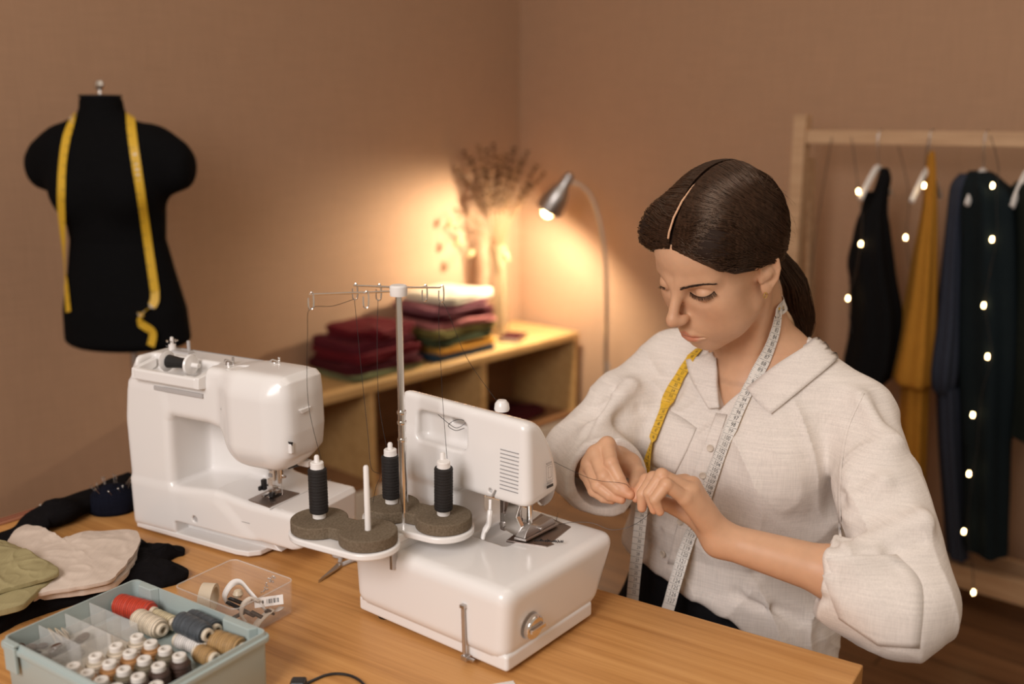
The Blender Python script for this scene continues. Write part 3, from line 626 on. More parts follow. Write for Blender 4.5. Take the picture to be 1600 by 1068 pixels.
for x, y in ((0.03, 0.03), (0.235, 0.03), (0.03, 0.12), (0.235, 0.12)):
    bm = BM(); lathe(bm, [(0, 0), (0.008, 0), (0.009, 0.006), (0, 0.006)], 16, (x, y, 0)); obj('rubber_foot', bm, 'black_plastic', sw)
bm = BM(); prism(bm, [(0.222, 0.012), (0.300, 0.006), (0.303, 0.072), (0.246, 0.072)], 0.0925, 0.0962); obj('needle_plate', bm, 'plate_steel', sw, bevel=0.0006, seg=1)
for k in range(5):
    bm = BM(); box(bm, (0.272+k*0.0028, 0.030, 0.0962), (0.2733+k*0.0028, 0.056, 0.0968)); obj('feed_dog', bm, 'black_plastic', sw, smooth=False)
# the carrying handle / spool compartment
bm = BM(); box(bm, (0.046, -0.016, 0.271), (0.182, -0.004, 0.290)); obj('handle_bar', bm, 'white_plastic', sw, bevel=0.004)
for xa in (0.178, 0.040):
    bm = BM(); prism(bm, [(-0.016, 0.272), (-0.014, 0.290), (0.03, 0.298), (0.03, 0.284), (0.0, 0.27)], xa, xa+0.010, 0); obj('handle_end', bm, 'white_plastic', sw, bevel=0.002)
bm = BM(); box(bm, (0.076, -0.004, 0.255), (0.182, 0.0006, 0.262)); obj('handle_slot', bm, 'grey_plastic', sw, bevel=0.001)
bm = BM(); lathe(bm, [(0, 0), (0.0155, 0), (0.017, 0.002), (0.0155, 0.005), (0.004, 0.007), (0.004, 0.02), (0, 0.02)], 28, (0.142, 0.013, 0.301), (1, 0.05, 0)); obj('spool_cap', bm, 'white_plastic', sw)
bm = BM(); lathe(bm, [(0, 0), (0.0155, 0), (0.017, 0.003), (0.010, 0.006), (0, 0.006)], 28, (0.090, 0.013, 0.301), (1, 0.05, 0)); obj('spool_stop', bm, 'white_plastic', sw)
sp = thing('thread_spool', 'black thread reel lying in the top of the left sewing machine', 'thread spool', SWF.tw((0.097, 0.0134, 0.301)), SWF.a+0.05)
bm = BM(); lathe(bm, [(0.004, 0), (0.011, 0), (0.0085, 0.022), (0.008, 0.044), (0.004, 0.044)], 24, (0, 0, 0), (1, 0, 0)); obj('thread', bm, 'black_plastic', sp)
# bobbin winder and thread guides on the top
bm = BM(); lathe(bm, [(0, 0), (0.006, 0), (0.006, 0.012), (0.0028, 0.013), (0.0028, 0.024), (0, 0.025)], 16, (0.055, 0.060, 0.303)); obj('bobbin_winder', bm, 'white_matte', sw)
bm = BM()
for k in range(7):
    a = 2*PI*k/7; lathe(bm, [(0, -0.002), (0.0022, 0), (0, 0.002)], 8, (0.055+0.0085*math.cos(a), 0.060+0.0085*math.sin(a), 0.321))
obj('bobbin', bm, 'chrome', sw)
bm = BM(); lathe(bm, [(0, 0), (0.003, 0), (0.003, 0.018), (0, 0.019)], 12, (0.080, 0.072, 0.303)); box(bm, (0.06, 0.052, 0.303), (0.10, 0.064, 0.307)); obj('winder_stop', bm, 'grey_plastic', sw)
for x, y, m_ in ((0.205, 0.035, 'steel'), (0.268, 0.070, 'chrome')):
    bm = BM(); lathe(bm, [(0, 0), (0.006, 0), (0.005, 0.006), (0, 0.007)], 14, (x, y, 0.303)); tube(bm, spline([(x-0.01, y, 0.307), (x, y-0.006, 0.313), (x+0.010, y, 0.309)], 5), 0.0012, 6); lathe(bm, [(0, 0), (0.002, 0), (0.002, 0.012), (0, 0.013)], 8, (x+0.005, y+0.004, 0.303)); obj('thread_guide', bm, m_, sw)
bm = BM(); box(bm, (0.228, 0.006, 0.3035), (0.250, 0.030, 0.3055)); obj('guide_cover', bm, 'white_matte', sw, bevel=0.0008)
bm = BM(); box(bm, (0.02, 0.078, 0.3042), (0.335, 0.0795, 0.3048)); obj('lid_seam', bm, 'ink_grey', sw, smooth=False)
# marks: small symbols as the photograph has them
bm = BM(); yf = min(front(f_sew, 0.222+a, 0.2415, 0.0003).y for a in (-0.003, 0, 0.003))-0.0004; fn = lambda u, v: Vector((0.223+u, yf, 0.2415+v))
for a, b, c, d in ((-0.0028, 0.003, 0.001, 0.0035), (-0.0028, 0.0005, -0.0018, 0.003), (-0.001, -0.003, 0.0005, 0.0015), (0.0012, -0.004, 0.0026, 0.0008), (-0.0005, -0.004, 0.002, -0.003)):
    bm.faces.new([bm.verts.new(fn(u, v)) for u, v in ((a, b), (c, b), (c, d), (a, d))])
obj('face_symbol', bm, 'ink', sw, smooth=False)
# thread cutter and needle threader on the end face
bm = BM(); prism(bm, [(0.020, 0.255), (0.046, 0.255), (0.040, 0.249), (0.026, 0.248)], 0.3495, 0.358, 0); obj('thread_cutter', bm, 'white_plastic', sw, bevel=0.001)
bm = BM(); tube(bm, [(0.3545, 0.032, 0.249), (0.3512, 0.0325, 0.2395), (0.3512, 0.0325, 0.212)], 0.0005, 5); lathe(bm, [(0, 0), (0.001, 0.0005), (0, 0.0018)], 8, (0.3545, 0.032, 0.2555)); obj('hanging_pin', bm, 'steel', sw)
bm = BM(); box(bm, (0.3475, 0.000, 0.191), (0.3545, 0.007, 0.207)); obj('threader_lever', bm, 'white_plastic', sw, bevel=0.002)
bm = BM(); prism(bm, [(-0.0005, 0.2105), (0.0035, 0.2095), (0.0015, 0.2045)], 0.3485, 0.3555, 0); obj('lever_arrow', bm, 'black_plastic', sw, smooth=False)
bm = BM(); lathe(bm, [(0, 0), (0.0008, 0), (0, 0.0004)], 8, (0.350, 0.003, 0.217), (1, 0, 0)); obj('red_mark', bm, 'red_dot', sw)
# presser foot, needle bar, lamp, lever
bm = BM(); box(bm, (0.270, 0.040, 0.122), (0.281, 0.048, 0.168)); lathe(bm, [(0, 0), (0.0032, 0), (0.0032, 0.05), (0, 0.05)], 12, (0.286, 0.046, 0.118)); obj('presser_bar', bm, 'chrome', sw, bevel=0.0008, seg=1)
bm = BM(); 
for k in range(3): box(bm, (0.2695, 0.0392, 0.128+k*0.011), (0.2765, 0.040, 0.134+k*0.011))
obj('bar_scale', bm, 'ink_grey', sw, smooth=False)
bm = BM(); box(bm, (0.262, 0.028, 0.0972), (0.268, 0.052, 0.0998)); box(bm, (0.273, 0.028, 0.0972), (0.279, 0.052, 0.0998)); box(bm, (0.262, 0.046, 0.0998), (0.280, 0.053, 0.104)); box(bm, (0.266, 0.040, 0.102), (0.276, 0.048, 0.124)); tube(bm, [(0.258, 0.047, 0.110), (0.284, 0.047, 0.110)], 0.0022, 8); obj('presser_foot', bm, 'chrome', sw, bevel=0.0006, seg=1)
bm = BM(); box(bm, (0.255, 0.036, 0.104), (0.262, 0.044, 0.122)); box(bm, (0.276, 0.030, 0.0985), (0.284, 0.038, 0.106)); box(bm, (0.254, 0.030, 0.105), (0.259, 0.038, 0.112)); obj('foot_clip', bm, 'black_plastic', sw, bevel=0.0015)
bm = BM(); lathe(bm, [(0, 0), (0.0006, 0.002), (0.0008, 0.03), (0.003, 0.031), (0.003, 0.045), (0, 0.046)], 10, (0.292, 0.044, 0.098)); lathe(bm, [(0, 0), (0.003, 0.001), (0.003, 0.006), (0, 0.007)], 10, (0.295, 0.044, 0.132), (1, -0.3, 0)); obj('needle', bm, 'chrome', sw)
bm = BM(); box(bm, (0.288, 0.050, 0.150), (0.322, 0.064, 0.160)); tube(bm, [(0.300, 0.05, 0.146), (0.33, 0.07, 0.156)], 0.004, 8); obj('foot_lever', bm, 'black_plastic', sw, bevel=0.002)
bm = BM(); box(bm, (0.318, 0.05, 0.152), (0.342, 0.062, 0.162)); obj('threader_hook', bm, 'white_matte', sw, bevel=0.002)
bm = BM(); lathe(bm, [(0, 0), (0.006, 0.001), (0.0065, 0.004), (0, 0.006)], 14, (0.236, 0.040, 0.181), (-0.4, -0.5, -0.6)); obj('work_light', bm, 'chrome', sw)
# free-arm marks and details
bm = BM(); box(bm, (0.205, -0.0004, 0.062), (0.262, 0.0003, 0.0628)); 
for a, b, c, d in ((0.232, 0.0475, 0.250, 0.0482), (0.232, 0.038, 0.250, 0.0387), (0.232, 0.038, 0.2327, 0.0482), (0.2493, 0.038, 0.250, 0.0482)): box(bm, (a, -0.0008, b), (c, 0.0003, d))
obj('arm_mark', bm, 'ink_grey', sw, smooth=False)
bm = BM(); lathe(bm, [(0, 0), (0.0045, 0), (0.0045, 0.0015), (0, 0.0015)], 18, (0.145, 0.0015, 0.047), (0, -1, 0)); obj('screw', bm, 'grey_plastic', sw)
bm = BM(); box(bm, (0.3585, 0.055, 0.064), (0.3615, 0.080, 0.069)); obj('accessory_latch', bm, 'white_matte', sw, bevel=0.001)
bm = BM(); box(bm, (0.305, 0.0, 0.0937), (0.3056, 0.148, 0.0943)); obj('cover_seam', bm, 'ink_grey', sw, smooth=False)
# ================================================================ overlock machine (front)
SGF = Fr((-0.005, 1.110, T), 51.45)
sg = thing('overlock_machine', 'white overlock machine with a thread stand in front of the seated person', 'sewing machine', SGF.o, SGF.a)
def f_serg(P):
    x, y, z = P[:, 0], P[:, 1], P[:, 2]
    b = s_planes(P, [((0, 0, 0.116), (0.0, -0.0, 1)), ((0, 0, 0), (-1, 0, -0.05)), ((0, -0.002, 0.1), (0, -1, -0.10)), ((0.243, 0, 0.112), (1, 0, -0.36)), ((0, 0.275, 0), (0, 1, 0)), ((0, 0, 0.016), (0, 0, -1))], 0.020)
    pl = s_box(P, (0.098, 0.138, 0.0165), (0.095, 0.134, 0.0115), 0.005)
    d = np.minimum(b, pl)
    colm = s_planes(P, [((0.108, 0, 0), (-1, 0, 0)), ((0.175, 0, 0), (1, 0, 0)), ((0, 0.178, 0), (0, -1, 0)), ((0, 0.285, 0), (0, 1, -0.0)), ((0, 0, 0.245), (0, 0, 1)), ((0, 0, 0.03), (0, 0, -1))], 0.014)
    arm = s_planes(P, [((0.104, 0, 0.2), (-1, 0, 0.03)), ((0.176, 0, 0.2), (1, 0, 0.06)), ((0.160, 0, 0.255), (0.86, 0, 0.5)), ((0.132, 0, 0.296), (0.55, 0, 0.85)), ((0, 0.05, 0.2), (0, -1, 0.05)), ((0, 0.285, 0.2), (0, 1, 0.0)), ((0, 0.17, 0.300), (0, -0.045, 1)), ((0.104, 0.05, 0.176), (0.10, 0, -1))], 0.014)
    up = smin(colm, arm, 0.012); d = smin(d, up, 0.016)
    d = smax(d, -s_box(P, (0.108, 0.204, 0.256), (0.016, 0.046, 0.0215), 0.010), 0.006)          # handle recess
    d = smax(d, -s_box(P, (0.15, 0.180, 0.2695), (0.10, 0.020, 0.0055), 0.005), 0.004)            # the open slot of the handle
    d = smax(d, -s_box(P, (0.150, 0.118, 0.110), (0.045, 0.030, 0.012), 0.006), 0.004)
    sl = np.minimum(s_cone(P, (0.100, 0.1145, 0.190), (0.110, 0.1145, 0.190), 0.0032), s_box(P, (0.105, 0.111, 0.182), (0.012, 0.0016, 0.012), 0.001, rot=((1, 0, 0), (0, 0.85, 0.53), (0, -0.53, 0.85))))
    d = smax(d, -sl, 0.0015)
    d = smax(d, -s_cone(P, (0.048, -0.012, 0.053), (0.048, 0.0005, 0.053), 0.0175), 0.002)        # dial recess
    return d
sdf_obj('body', [sdf_mesh(f_serg, (-0.012, -0.02, -0.001), (0.262, 0.30, 0.312), 0.0022)], 'white_plastic', sg)
for k in range(11):
    z_ = 0.252-k*0.0054; bm = BM(); box(bm, (0.1032-(0.2-z_)*0.03*-1*0+(z_-0.2)*0.03-0.0003, 0.066, z_-0.0005), (0.106, 0.097, z_+0.0005)); obj('vent_slit', bm, 'ink_grey', sg, smooth=False)
for x, y in ((0.03, 0.03), (0.02, 0.235), (0.17, 0.04), (0.17, 0.24)):
    bm = BM(); lathe(bm, [(0, 0), (0.011, 0), (0.012, 0.003), (0.010, 0.0065), (0, 0.0065)], 18, (x, y, 0)); obj('rubber_foot', bm, 'black_plastic', sg)
bm = BM(); lathe(bm, [(0, 0), (0.0165, 0), (0.0165, 0.006), (0.0145, 0.008), (0, 0.0085)], 36, (0.048, 0.0003, 0.053), (0, -1, -0.1)); box(bm, (0.0335, -0.0125, 0.050), (0.0625, -0.008, 0.056)); obj('differential_dial', bm, 'chrome', sg, bevel=0.001, seg=1)
bm = BM()
for k in range(28):
    a0, a1 = 2*PI*k/28, 2*PI*(k+1)/28; bm.faces.new([bm.verts.new((0.048+r*math.cos(a), -0.0066-0.1*(0.053+r*math.sin(a)-0.1)*0-0.0003+(0.053+r*math.sin(a)-0.053)*-0.0, 0.053+r*math.sin(a))) for r, a in ((0.0182, a0), (0.0190, a0), (0.0190, a1), (0.0182, a1))])
bm.free()
bm = BM(); tube(bm, [(-0.0052, 0.067, 0.012), (-0.0068, 0.067, 0.079)], 0.0028, 10); lathe(bm, [(0, 0), (0.0042, 0), (0.0042, 0.003), (0, 0.003)], 10, (-0.0055, 0.067, 0.078)); box(bm, (-0.010, 0.063, 0.078), (-0.001, 0.071, 0.083)); box(bm, (-0.010, 0.060, 0.006), (-0.001, 0.070, 0.013)); box(bm, (-0.006, 0.052, 0.0065), (-0.001, 0.062, 0.010)); obj('knee_rod_bracket', bm, 'steel', sg, bevel=0.0008, seg=1)
bm = BM(); lathe(bm, [(0, 0), (0.0095, 0), (0.0105, 0.003), (0.0095, 0.010), (0.006, 0.0145), (0, 0.0155)], 24, (0.128, 0.113, 0.297)); obj('pressure_knob', bm, 'white_plastic', sg)
bm = BM(); prism(bm, [(0.118, 0.098), (0.137, 0.043), (0.150, 0.040), (0.150, 0.046), (0.212, 0.056), (0.224, 0.118)], 0.1145, 0.1175); obj('needle_plate', bm, 'plate_steel', sg, bevel=0.0005, seg=1)
bm = BM(); [box(bm, (0.2105, 0.086+k*0.0028, 0.1175), (0.2130, 0.0875+k*0.0028, 0.1178)) for k in range(4)]; obj('plate_mark', bm, 'ink', sg, smooth=False)
# presser assembly under the head
bm = BM(); box(bm, (0.140, 0.118, 0.117), (0.178, 0.128, 0.178)); obj('looper_cover', bm, 'plate_steel', sg, bevel=0.003)
bm = BM(); lathe(bm, [(0, 0), (0.0042, 0), (0.0042, 0.05), (0, 0.05)], 14, (0.150, 0.082, 0.132)); obj('presser_bar', bm, 'chrome', sg)
bm = BM(); lathe(bm, [(0, 0), (0.003, 0), (0.003, 0.04), (0, 0.04)], 12, (0.146, 0.096, 0.140)); lathe(bm, [(0, 0), (0.0006, 0.003), (0.0008, 0.022), (0, 0.0225)], 8, (0.146, 0.096, 0.119)); lathe(bm, [(0, 0), (0.0006, 0.003), (0.0008, 0.022), (0, 0.0225)], 8, (0.149, 0.094, 0.119)); obj('needle', bm, 'chrome', sg)
bm = BM(); prism(bm, [(0.115, 0.128), (0.100, 0.176), (0.082, 0.168), (0.088, 0.150), (0.080, 0.138), (0.088, 0.122)], 0.128, 0.136, 0); obj('knife_bracket', bm, 'chrome', sg, bevel=0.0012)
bm = BM(); box(bm, (0.132, 0.088, 0.130), (0.139, 0.104, 0.146)); box(bm, (0.128, 0.108, 0.126), (0.136, 0.116, 0.150)); lathe(bm, [(0, 0), (0.005, 0.001), (0.005, 0.006), (0, 0.007)], 12, (0.132, 0.112, 0.134), (-1, 0, 0)); obj('knife_screw', bm, 'steel', sg, bevel=0.001, seg=1)
bm = BM(); prism(bm, [(0.122, 0.088), (0.126, 0.070), (0.200, 0.068), (0.205, 0.080), (0.190, 0.092)], 0.120, 0.1235); prism(bm, [(0.126, 0.1235), (0.198, 0.1235), (0.190, 0.134), (0.160, 0.132), (0.140, 0.140), (0.130, 0.132)], 0.072, 0.088, 1); tube(bm, [(0.160, 0.068, 0.128), (0.160, 0.094, 0.128)], 0.003, 8); obj('presser_foot', bm, 'steel', sg, bevel=0.0008, seg=1)
bm = BM(); lathe(bm, [(0, -0.003), (0.020, -0.0025), (0.022, 0), (0.020, 0.0025), (0, 0.003)], 28, (0.188, 0.084, 0.172), (0, 1, 0)); obj('handwheel_disc', bm, 'chrome', sg)
bm = BM(); tube(bm, spline([(0.098, 0.109, 0.180), (0.094, 0.106, 0.170), (0.090, 0.104, 0.160), (0.092, 0.107, 0.148), (0.090, 0.113, 0.136), (0.089, 0.115, 0.126)], 6), [0.0035]*8+[0.0055]*16+[0.0045]*7, 10, flat=0.7); obj('presser_lever', bm, 'white_plastic', sg)
bm = BM(); rr = random.Random(3); pts = [(0.136+0.02*k/30, 0.062-0.033*k/30, 0.1195+0.002*abs(math.sin(k*1.7))) for k in range(31)]
tube(bm, pts, 0.0007, 5)
for k in range(30): tube(bm, [pts[k], (pts[k][0]+rr.uniform(-0.003, 0.003), pts[k][1]+rr.uniform(-0.003, 0.003), pts[k][2]+0.0015)], 0.0005, 4)
tag(obj('thread_chain', bm, 'black_plastic', None, loc=SGF.o, rot=(0, 0, SGF.a)), 'short dark chain of overlocked thread lying on the needle plate', 'thread')
# end-face information mark
bm = BM(); fe = lambda u, v: Vector((0.148+u, 0.0465+(0.217+v-0.2)*0.05, 0.217+v))
def rect(a, b, c, d, w=0.0004):
    for q in ((a, b, c, b+w), (a, d-w, c, d), (a, b, a+w, d), (c-w, b, c, d)): bm.faces.new([bm.verts.new(fe(u, v)) for u, v in ((q[0], q[1]), (q[2], q[1]), (q[2], q[3]), (q[0], q[3]))])
rect(-0.007, -0.010, 0.007, 0.012); rect(-0.003, -0.006, 0.004, 0.009)
for v0 in (0.0150, 0.0135, -0.0120, -0.0135):
    for k in range(5): bm.faces.new([bm.verts.new(fe(u, v)) for u, v in ((-0.0065+k*0.0027, v0), (-0.0047+k*0.0027, v0), (-0.0047+k*0.0027, v0+0.0007), (-0.0065+k*0.0027, v0+0.0007))])
bm.faces.new([bm.verts.new(fe(u, v)) for u, v in ((-0.0075, -0.0195), (0.0075, -0.0195), (0.0075, -0.0155), (-0.0075, -0.0155))])
obj('rating_label', bm, 'ink', sg, smooth=False)
# ---- thread stand
ZT = 0.158                                                # top of the foam pads
mat('foam', (0.155, 0.118, 0.080), 0.95, spec=0.1); fm = M['foam']; fn_ = noise_tex(fm, coords(fm, (400, 400, 400)), 1, 3); lk(fm, ramp(fm, fn_, [(0.3, (0.12, 0.09, 0.058)), (0.7, (0.19, 0.148, 0.105))]), bsdf(fm).inputs['Base Color']); bump(fm, fn_, 0.4, 0.0008)
pos = [SGF.hit(x, y, 2, ZT) for x, y in ((499, 808), (575, 827), (612, 785), (693, 803))]
def tray(pa, pb, name):
    a, b = Vector((pa.x, pa.y, 0)), Vector((pb.x, pb.y, 0)); d = (b-a).normalized(); n = Vector((-d.y, d.x, 0))
    def stad(r, ext=0):
        out = []
        for k in range(25): t = PI/2+PI*k/24; out.append(a-d*ext+d*math.cos(t)*r+n*math.sin(t)*r)
        for k in range(25): t = -PI/2+PI*k/24; out.append(b+d*ext+d*math.cos(t)*r+n*math.sin(t)*r)
        return [(p.x, p.y) for p in out]
    bm = BM(); prism(bm, stad(0.0415), ZT-0.026, ZT-0.0165); o = obj(name, bm, 'white_plastic', sg, bevel=0.003)
    bm = BM(); out = []
    L = (b-a).length
    for i, (c, s) in enumerate(((a, -1), (b, 1))):
        for k in range(41):
            t = (PI/2+0.62 if s < 0 else -PI/2+0.62)+(2*PI-2*0.62-PI)*0 + (PI-1.24)*0 + (k/40)*(2*PI-2*0.95) - (PI/2-0.33)*1
            out.append(c+d*math.cos(t)*0.0385+n*math.sin(t)*0.0385)
    waist = 0.020; out = []
    half = 0.0385
    for k in range(49):                                   # peanut outline: two rounds and a waist
        t = k/48; t2 = 0.55+t*(2*PI-1.10); out.append(a+d*math.cos(t2)*half+n*math.sin(t2)*half)
    for k in range(49):
        t = k/48; t2 = PI+0.55+t*(2*PI-1.10); out.append(b+d*math.cos(t2)*half+n*math.sin(t2)*half)
    prism(bm, [(p.x, p.y) for p in out], ZT-0.0163, ZT); obj('foam_pad', bm, 'foam', o, bevel=0.002, ang=50)
    return d
dL = tray(pos[0], pos[1], 'spool_tray'); dR = tray(pos[2], pos[3], 'spool_tray')
pb = SGF.hit(632, 819, 2, ZT-0.02); pt = SGF.hit(621, 452, 0, pb.x); pbv = Vector((pb.x, pb.y, 0))
bm = BM(); cen = (pos[0]+pos[1]+pos[2]+pos[3])/4; box(bm, (min(p.x for p in pos)-0.005, pb.y-0.022, ZT-0.032), (max(p.x for p in pos)-0.02, pb.y+0.022, ZT-0.02)); box(bm, (pb.x-0.035, pb.y-0.020, 0.112), (pb.x+0.02, pb.y+0.02, ZT-0.03)); obj('stand_bracket', bm, 'white_plastic', sg, bevel=0.004)
bm = BM(); box(bm, (-0.012, pb.y-0.0235, 0.095), (-0.002, pb.y-0.0185, ZT-0.03)); obj('bracket_plate', bm, 'steel', sg, bevel=0.0006, seg=1)
zs = ZT-0.022; ztop = pt.z
bm = BM(); tube(bm, [(pb.x, pb.y, zs), (pb.x, pb.y, zs+0.125)], 0.0058, 16); obj('stand_pole', bm, 'chrome', sg)
bm = BM()
for z_ in (zs+0.122, zs+0.146, zs+0.160):
    bm = BM(); lathe(bm, [(0, 0), (0.0061, 0), (0.0064, 0.002), (0.0061, 0.004), (0, 0.004)], 18, (pb.x, pb.y, z_)); obj('pole_ring', bm, 'chrome', sg)
bm = BM(); tube(bm, [(pb.x, pb.y, zs+0.12), (pb.x, pb.y, zs+0.165)], 0.0052, 16); tube(bm, [(pb.x, pb.y, zs+0.16), (pb.x, pb.y, ztop-0.004)], 0.0046, 16); obj('telescopic_pole', bm, 'chrome', sg)
bm = BM(); lathe(bm, [(0, 0), (0.011, 0), (0.0115, 0.002), (0.0115, 0.012), (0.010, 0.014), (0, 0.014)], 24, (pb.x, pb.y, ztop-0.008)); obj('pole_cap', bm, 'white_matte', sg)
def hook(bm, p, t):                                       # open wire loop hanging from a guide bar
    t = t.normalized(); q = [p+Vector((0, 0, 0)), p+Vector((0, 0, 0.003))+t*0.003, p+t*0.0045+Vector((0, 0, -0.003)), p+t*0.0040+Vector((0, 0, -0.016)), p+t*0.001+Vector((0, 0, -0.019)), p-t*0.002+Vector((0, 0, -0.016)), p-t*0.002+Vector((0, 0, -0.004))]
    tube(bm, spline(q, 5), 0.0010, 6)
def plane_pt(x, y): return SGF.hit(x, y, 2, ztop)
c0 = Vector((pb.x, pb.y, ztop)); hooks = []
for name, px in (('guide_bar', ((484, 460, 487, 484), (570, 458, 572, 480))), ('guide_bar', ((553, 446, 0, 0), (590, 447, 0, 0), (662, 448, 0, 0), (688, 449, 0, 0)))):
    bm = BM(); P = [plane_pt(q[0], q[1]) for q in px]
    if len(P) == 2: tube(bm, [P[0], c0+Vector((0, 0, -0.002))], 0.0013, 8); t = P[1]-P[0]
    else: tube(bm, [P[0], c0+Vector((0, 0, 0.003)), P[3]], 0.0013, 8); t = P[3]-P[0]
    for p in P: hook(bm, p, t); hooks.append(p+Vector((0, 0, -0.018)))
    obj(name, bm, 'chrome', sg)
mat('black_thread', (0.018, 0.015, 0.014), 0.7, spec=0.3); mt = M['black_thread']
wv = nd(mt, 'ShaderNodeTexWave'); wv.bands_direction = 'Z'; wv.inputs['Scale'].default_value = 190; wv.inputs['Distortion'].default_value = 1.5; lk(mt, coords(mt), wv.inputs['Vector']); bump(mt, wv.outputs['Fac'], 0.6, 0.0006)
for i, (p, lb) in enumerate(zip(pos, ('black thread spool on the left tray of the overlock machine', None, 'black thread spool behind the chrome pole of the thread stand', 'black thread spool leaning on the right tray of the thread stand'))):
    bm = BM(); lathe(bm, [(0, 0), (0.0042, 0), (0.0035, 0.098), (0.0022, 0.100), (0, 0.1005)], 14, (p.x, p.y, ZT-0.012)); obj('spool_pin', bm, 'white_matte', sg)
    if lb is None: continue
    lean = (0.0, 0.0, 0.0) if i != 3 else (R(4), R(-3), 0); w = SGF.tw((p.x, p.y, ZT+0.0006)); s = thing('thread_spool', lb, 'thread spool', w, SGF.a, 'spools on the thread stand'); s.rotation_euler = (lean[0], lean[1], SGF.a)
    bm = BM(); prof = [(0.0048, 0.0), (0.0088, 0.0), (0.0088, 0.005), (0.0092, 0.006), (0.0092, 0.070), (0.0088, 0.071), (0.0088, 0.077), (0.0080, 0.078), (0.0048, 0.078)]; V = lathe(bm, prof, 24); obj('core', bm, 'white_matte', s)
    bm = BM(); rw = [(0.0093, 0.0065), (0.0122, 0.008)]+[(0.0125+0.00035*math.sin(k*2.4), 0.010+k*0.0016) for k in range(36)]+[(0.0122, 0.068), (0.0093, 0.0695)]; lathe(bm, rw, 28); obj('thread', bm, 'black_thread', s)
def tw3(p): return SGF.tw(p)
def thread(name, label, pts, r=0.00035, m_='black_plastic', n=8):
    o = Vector(pts[0]); bm = BM(); tube(bm, spline([Vector(p)-o for p in pts], n), r, 5); t = obj(name, bm, m_, None, loc=o); return tag(t, label, 'thread')
def spool_top(i): return tw3((pos[i].x+0.009, pos[i].y, ZT+0.074))
hk = [tw3(h) for h in hooks]
thread('sewing_thread', 'dark thread rising from the left spool to the leftmost wire loop', [spool_top(0), spool_top(0).lerp(hk[0], 0.4)+Vector((-0.012, 0, 0)), spool_top(0).lerp(hk[0], 0.85)+Vector((-0.006, 0, 0)), hk[0], hk[0].lerp(hk[2], 0.5)+Vector((0, 0, -0.003)), hk[2]])
thread('sewing_thread', 'dark thread hanging loose above the empty white spool pin', [hk[2], hk[2]+Vector((0.006, 0, -0.10)), hk[2]+Vector((0.012, 0, -0.19)), hk[2]+Vector((0.016, -0.006, -0.235)), hk[2]+Vector((0.028, -0.006, -0.245)), hk[2]+Vector((0.022, -0.008, -0.262)), hk[2]+Vector((0.017, -0.008, -0.285))])
thread('sewing_thread', 'dark thread running down from the loop left of the pole cap', [hk[3], hk[3]+Vector((-0.003, 0, -0.06)), hk[3]+Vector((-0.003, 0.0, -0.14)), tw3((pos[2].x+0.005, pos[2].y+0.012, ZT+0.075))])
thread('sewing_thread', 'dark thread rising from the right spool to the rightmost wire loop', [spool_top(3), spool_top(3).lerp(hk[5], 0.5)+Vector((-0.003, 0, 0)), hk[5], hk[5].lerp(tw3((0.128, 0.13, 0.315)), 0.5)+Vector((0, 0, -0.012)), tw3((0.128, 0.122, 0.309))])
bm = BM(); o_ = tw3((0.099, 0.176, 0.274)); tube(bm, spline([Vector(p) for p in ((-0.02, 0.002, 0.012), (-0.006, 0, 0.0), (0.006, -0.002, -0.006), (0.018, 0, 0.002), (0.006, -0.003, 0.006), (-0.006, -0.003, -0.002), (0.004, -0.004, -0.009), (0.016, -0.003, -0.006))], 6), 0.00045, 5); tag(obj('sewing_thread', bm, 'black_plastic', None, loc=o_), 'curl of dark thread caught in the handle of the overlock machine', 'thread')
# ================================================================ teal box of threads
BXF = Fr((-0.294, 1.086, T), 146.4); BLX, BLY, BLH = 0.251, 0.184, 0.080
mat('teal_plastic', (0.36, 0.43, 0.415), 0.35, spec=0.5, Subsurface_Weight=0.0)
bx = thing('sewing_box', 'pale teal plastic sewing box full of thread spools at the table front', 'box', BXF.o, BXF.a)
w_ = 0.003; bm = BM(); box(bm, (0, 0, 0.001), (BLX, BLY, 0.004))
def rr_outline(x0, y0, x1, y1, r, n=6):
    o = []
    for cx_, cy_, a0 in ((x1-r, y1-r, 0), (x0+r, y1-r, PI/2), (x0+r, y0+r, PI), (x1-r, y0+r, 1.5*PI)):
        for k in range(n+1): a = a0+PI/2*k/n; o.append((cx_+r*math.cos(a), cy_+r*math.sin(a)))
    return o
bm.free(); bm = BM()
def shell(bm, outs, insx, mi=0):                          # closed skin from a list of (outline, z)
    grid(bm, [[Vector((x, y, z)) for x, y in o] for o, z in outs], mi, True)
def off_box(d, r): return rr_outline(-d, -d, BLX+d, BLY+d, r)
prof = [(-0.004, 0.001, 0.006), (-0.001, 0.006, 0.008), (0.0, 0.066, 0.008), (0.004, 0.068, 0.010), (0.0048, 0.071, 0.011), (0.004, 0.0745, 0.010), (0.0012, 0.0755, 0.009), (0.0, BLH, 0.008), (-0.0022, BLH, 0.007), (-0.0028, 0.006, 0.006)]
V = grid(bm, [[Vector((x, y, z)) for x, y in off_box(d, r)] for d, z, r in prof], 0, True); bm.faces.new(V[0]); bm.faces.new(V[-1][::-1])
obj('box_shell', bm, 'teal_plastic', bx, ang=40)
for x0, x1 in ((0.020, 0.066), (0.206, 0.230)):            # hinge recesses standing inside the back wall
    bm = BM(); q = [(x0-0.006, 0.002), (x0, 0.012), (x1, 0.012), (x1+0.006, 0.002)]; prism(bm, q, 0.012, BLH+0.001, 2); obj('hinge_recess', bm, 'teal_plastic', bx, bevel=0.0015)
bm = BM(); box(bm, (BLX+0.003, 0.10, 0.060), (BLX+0.006, 0.14, 0.074)); 
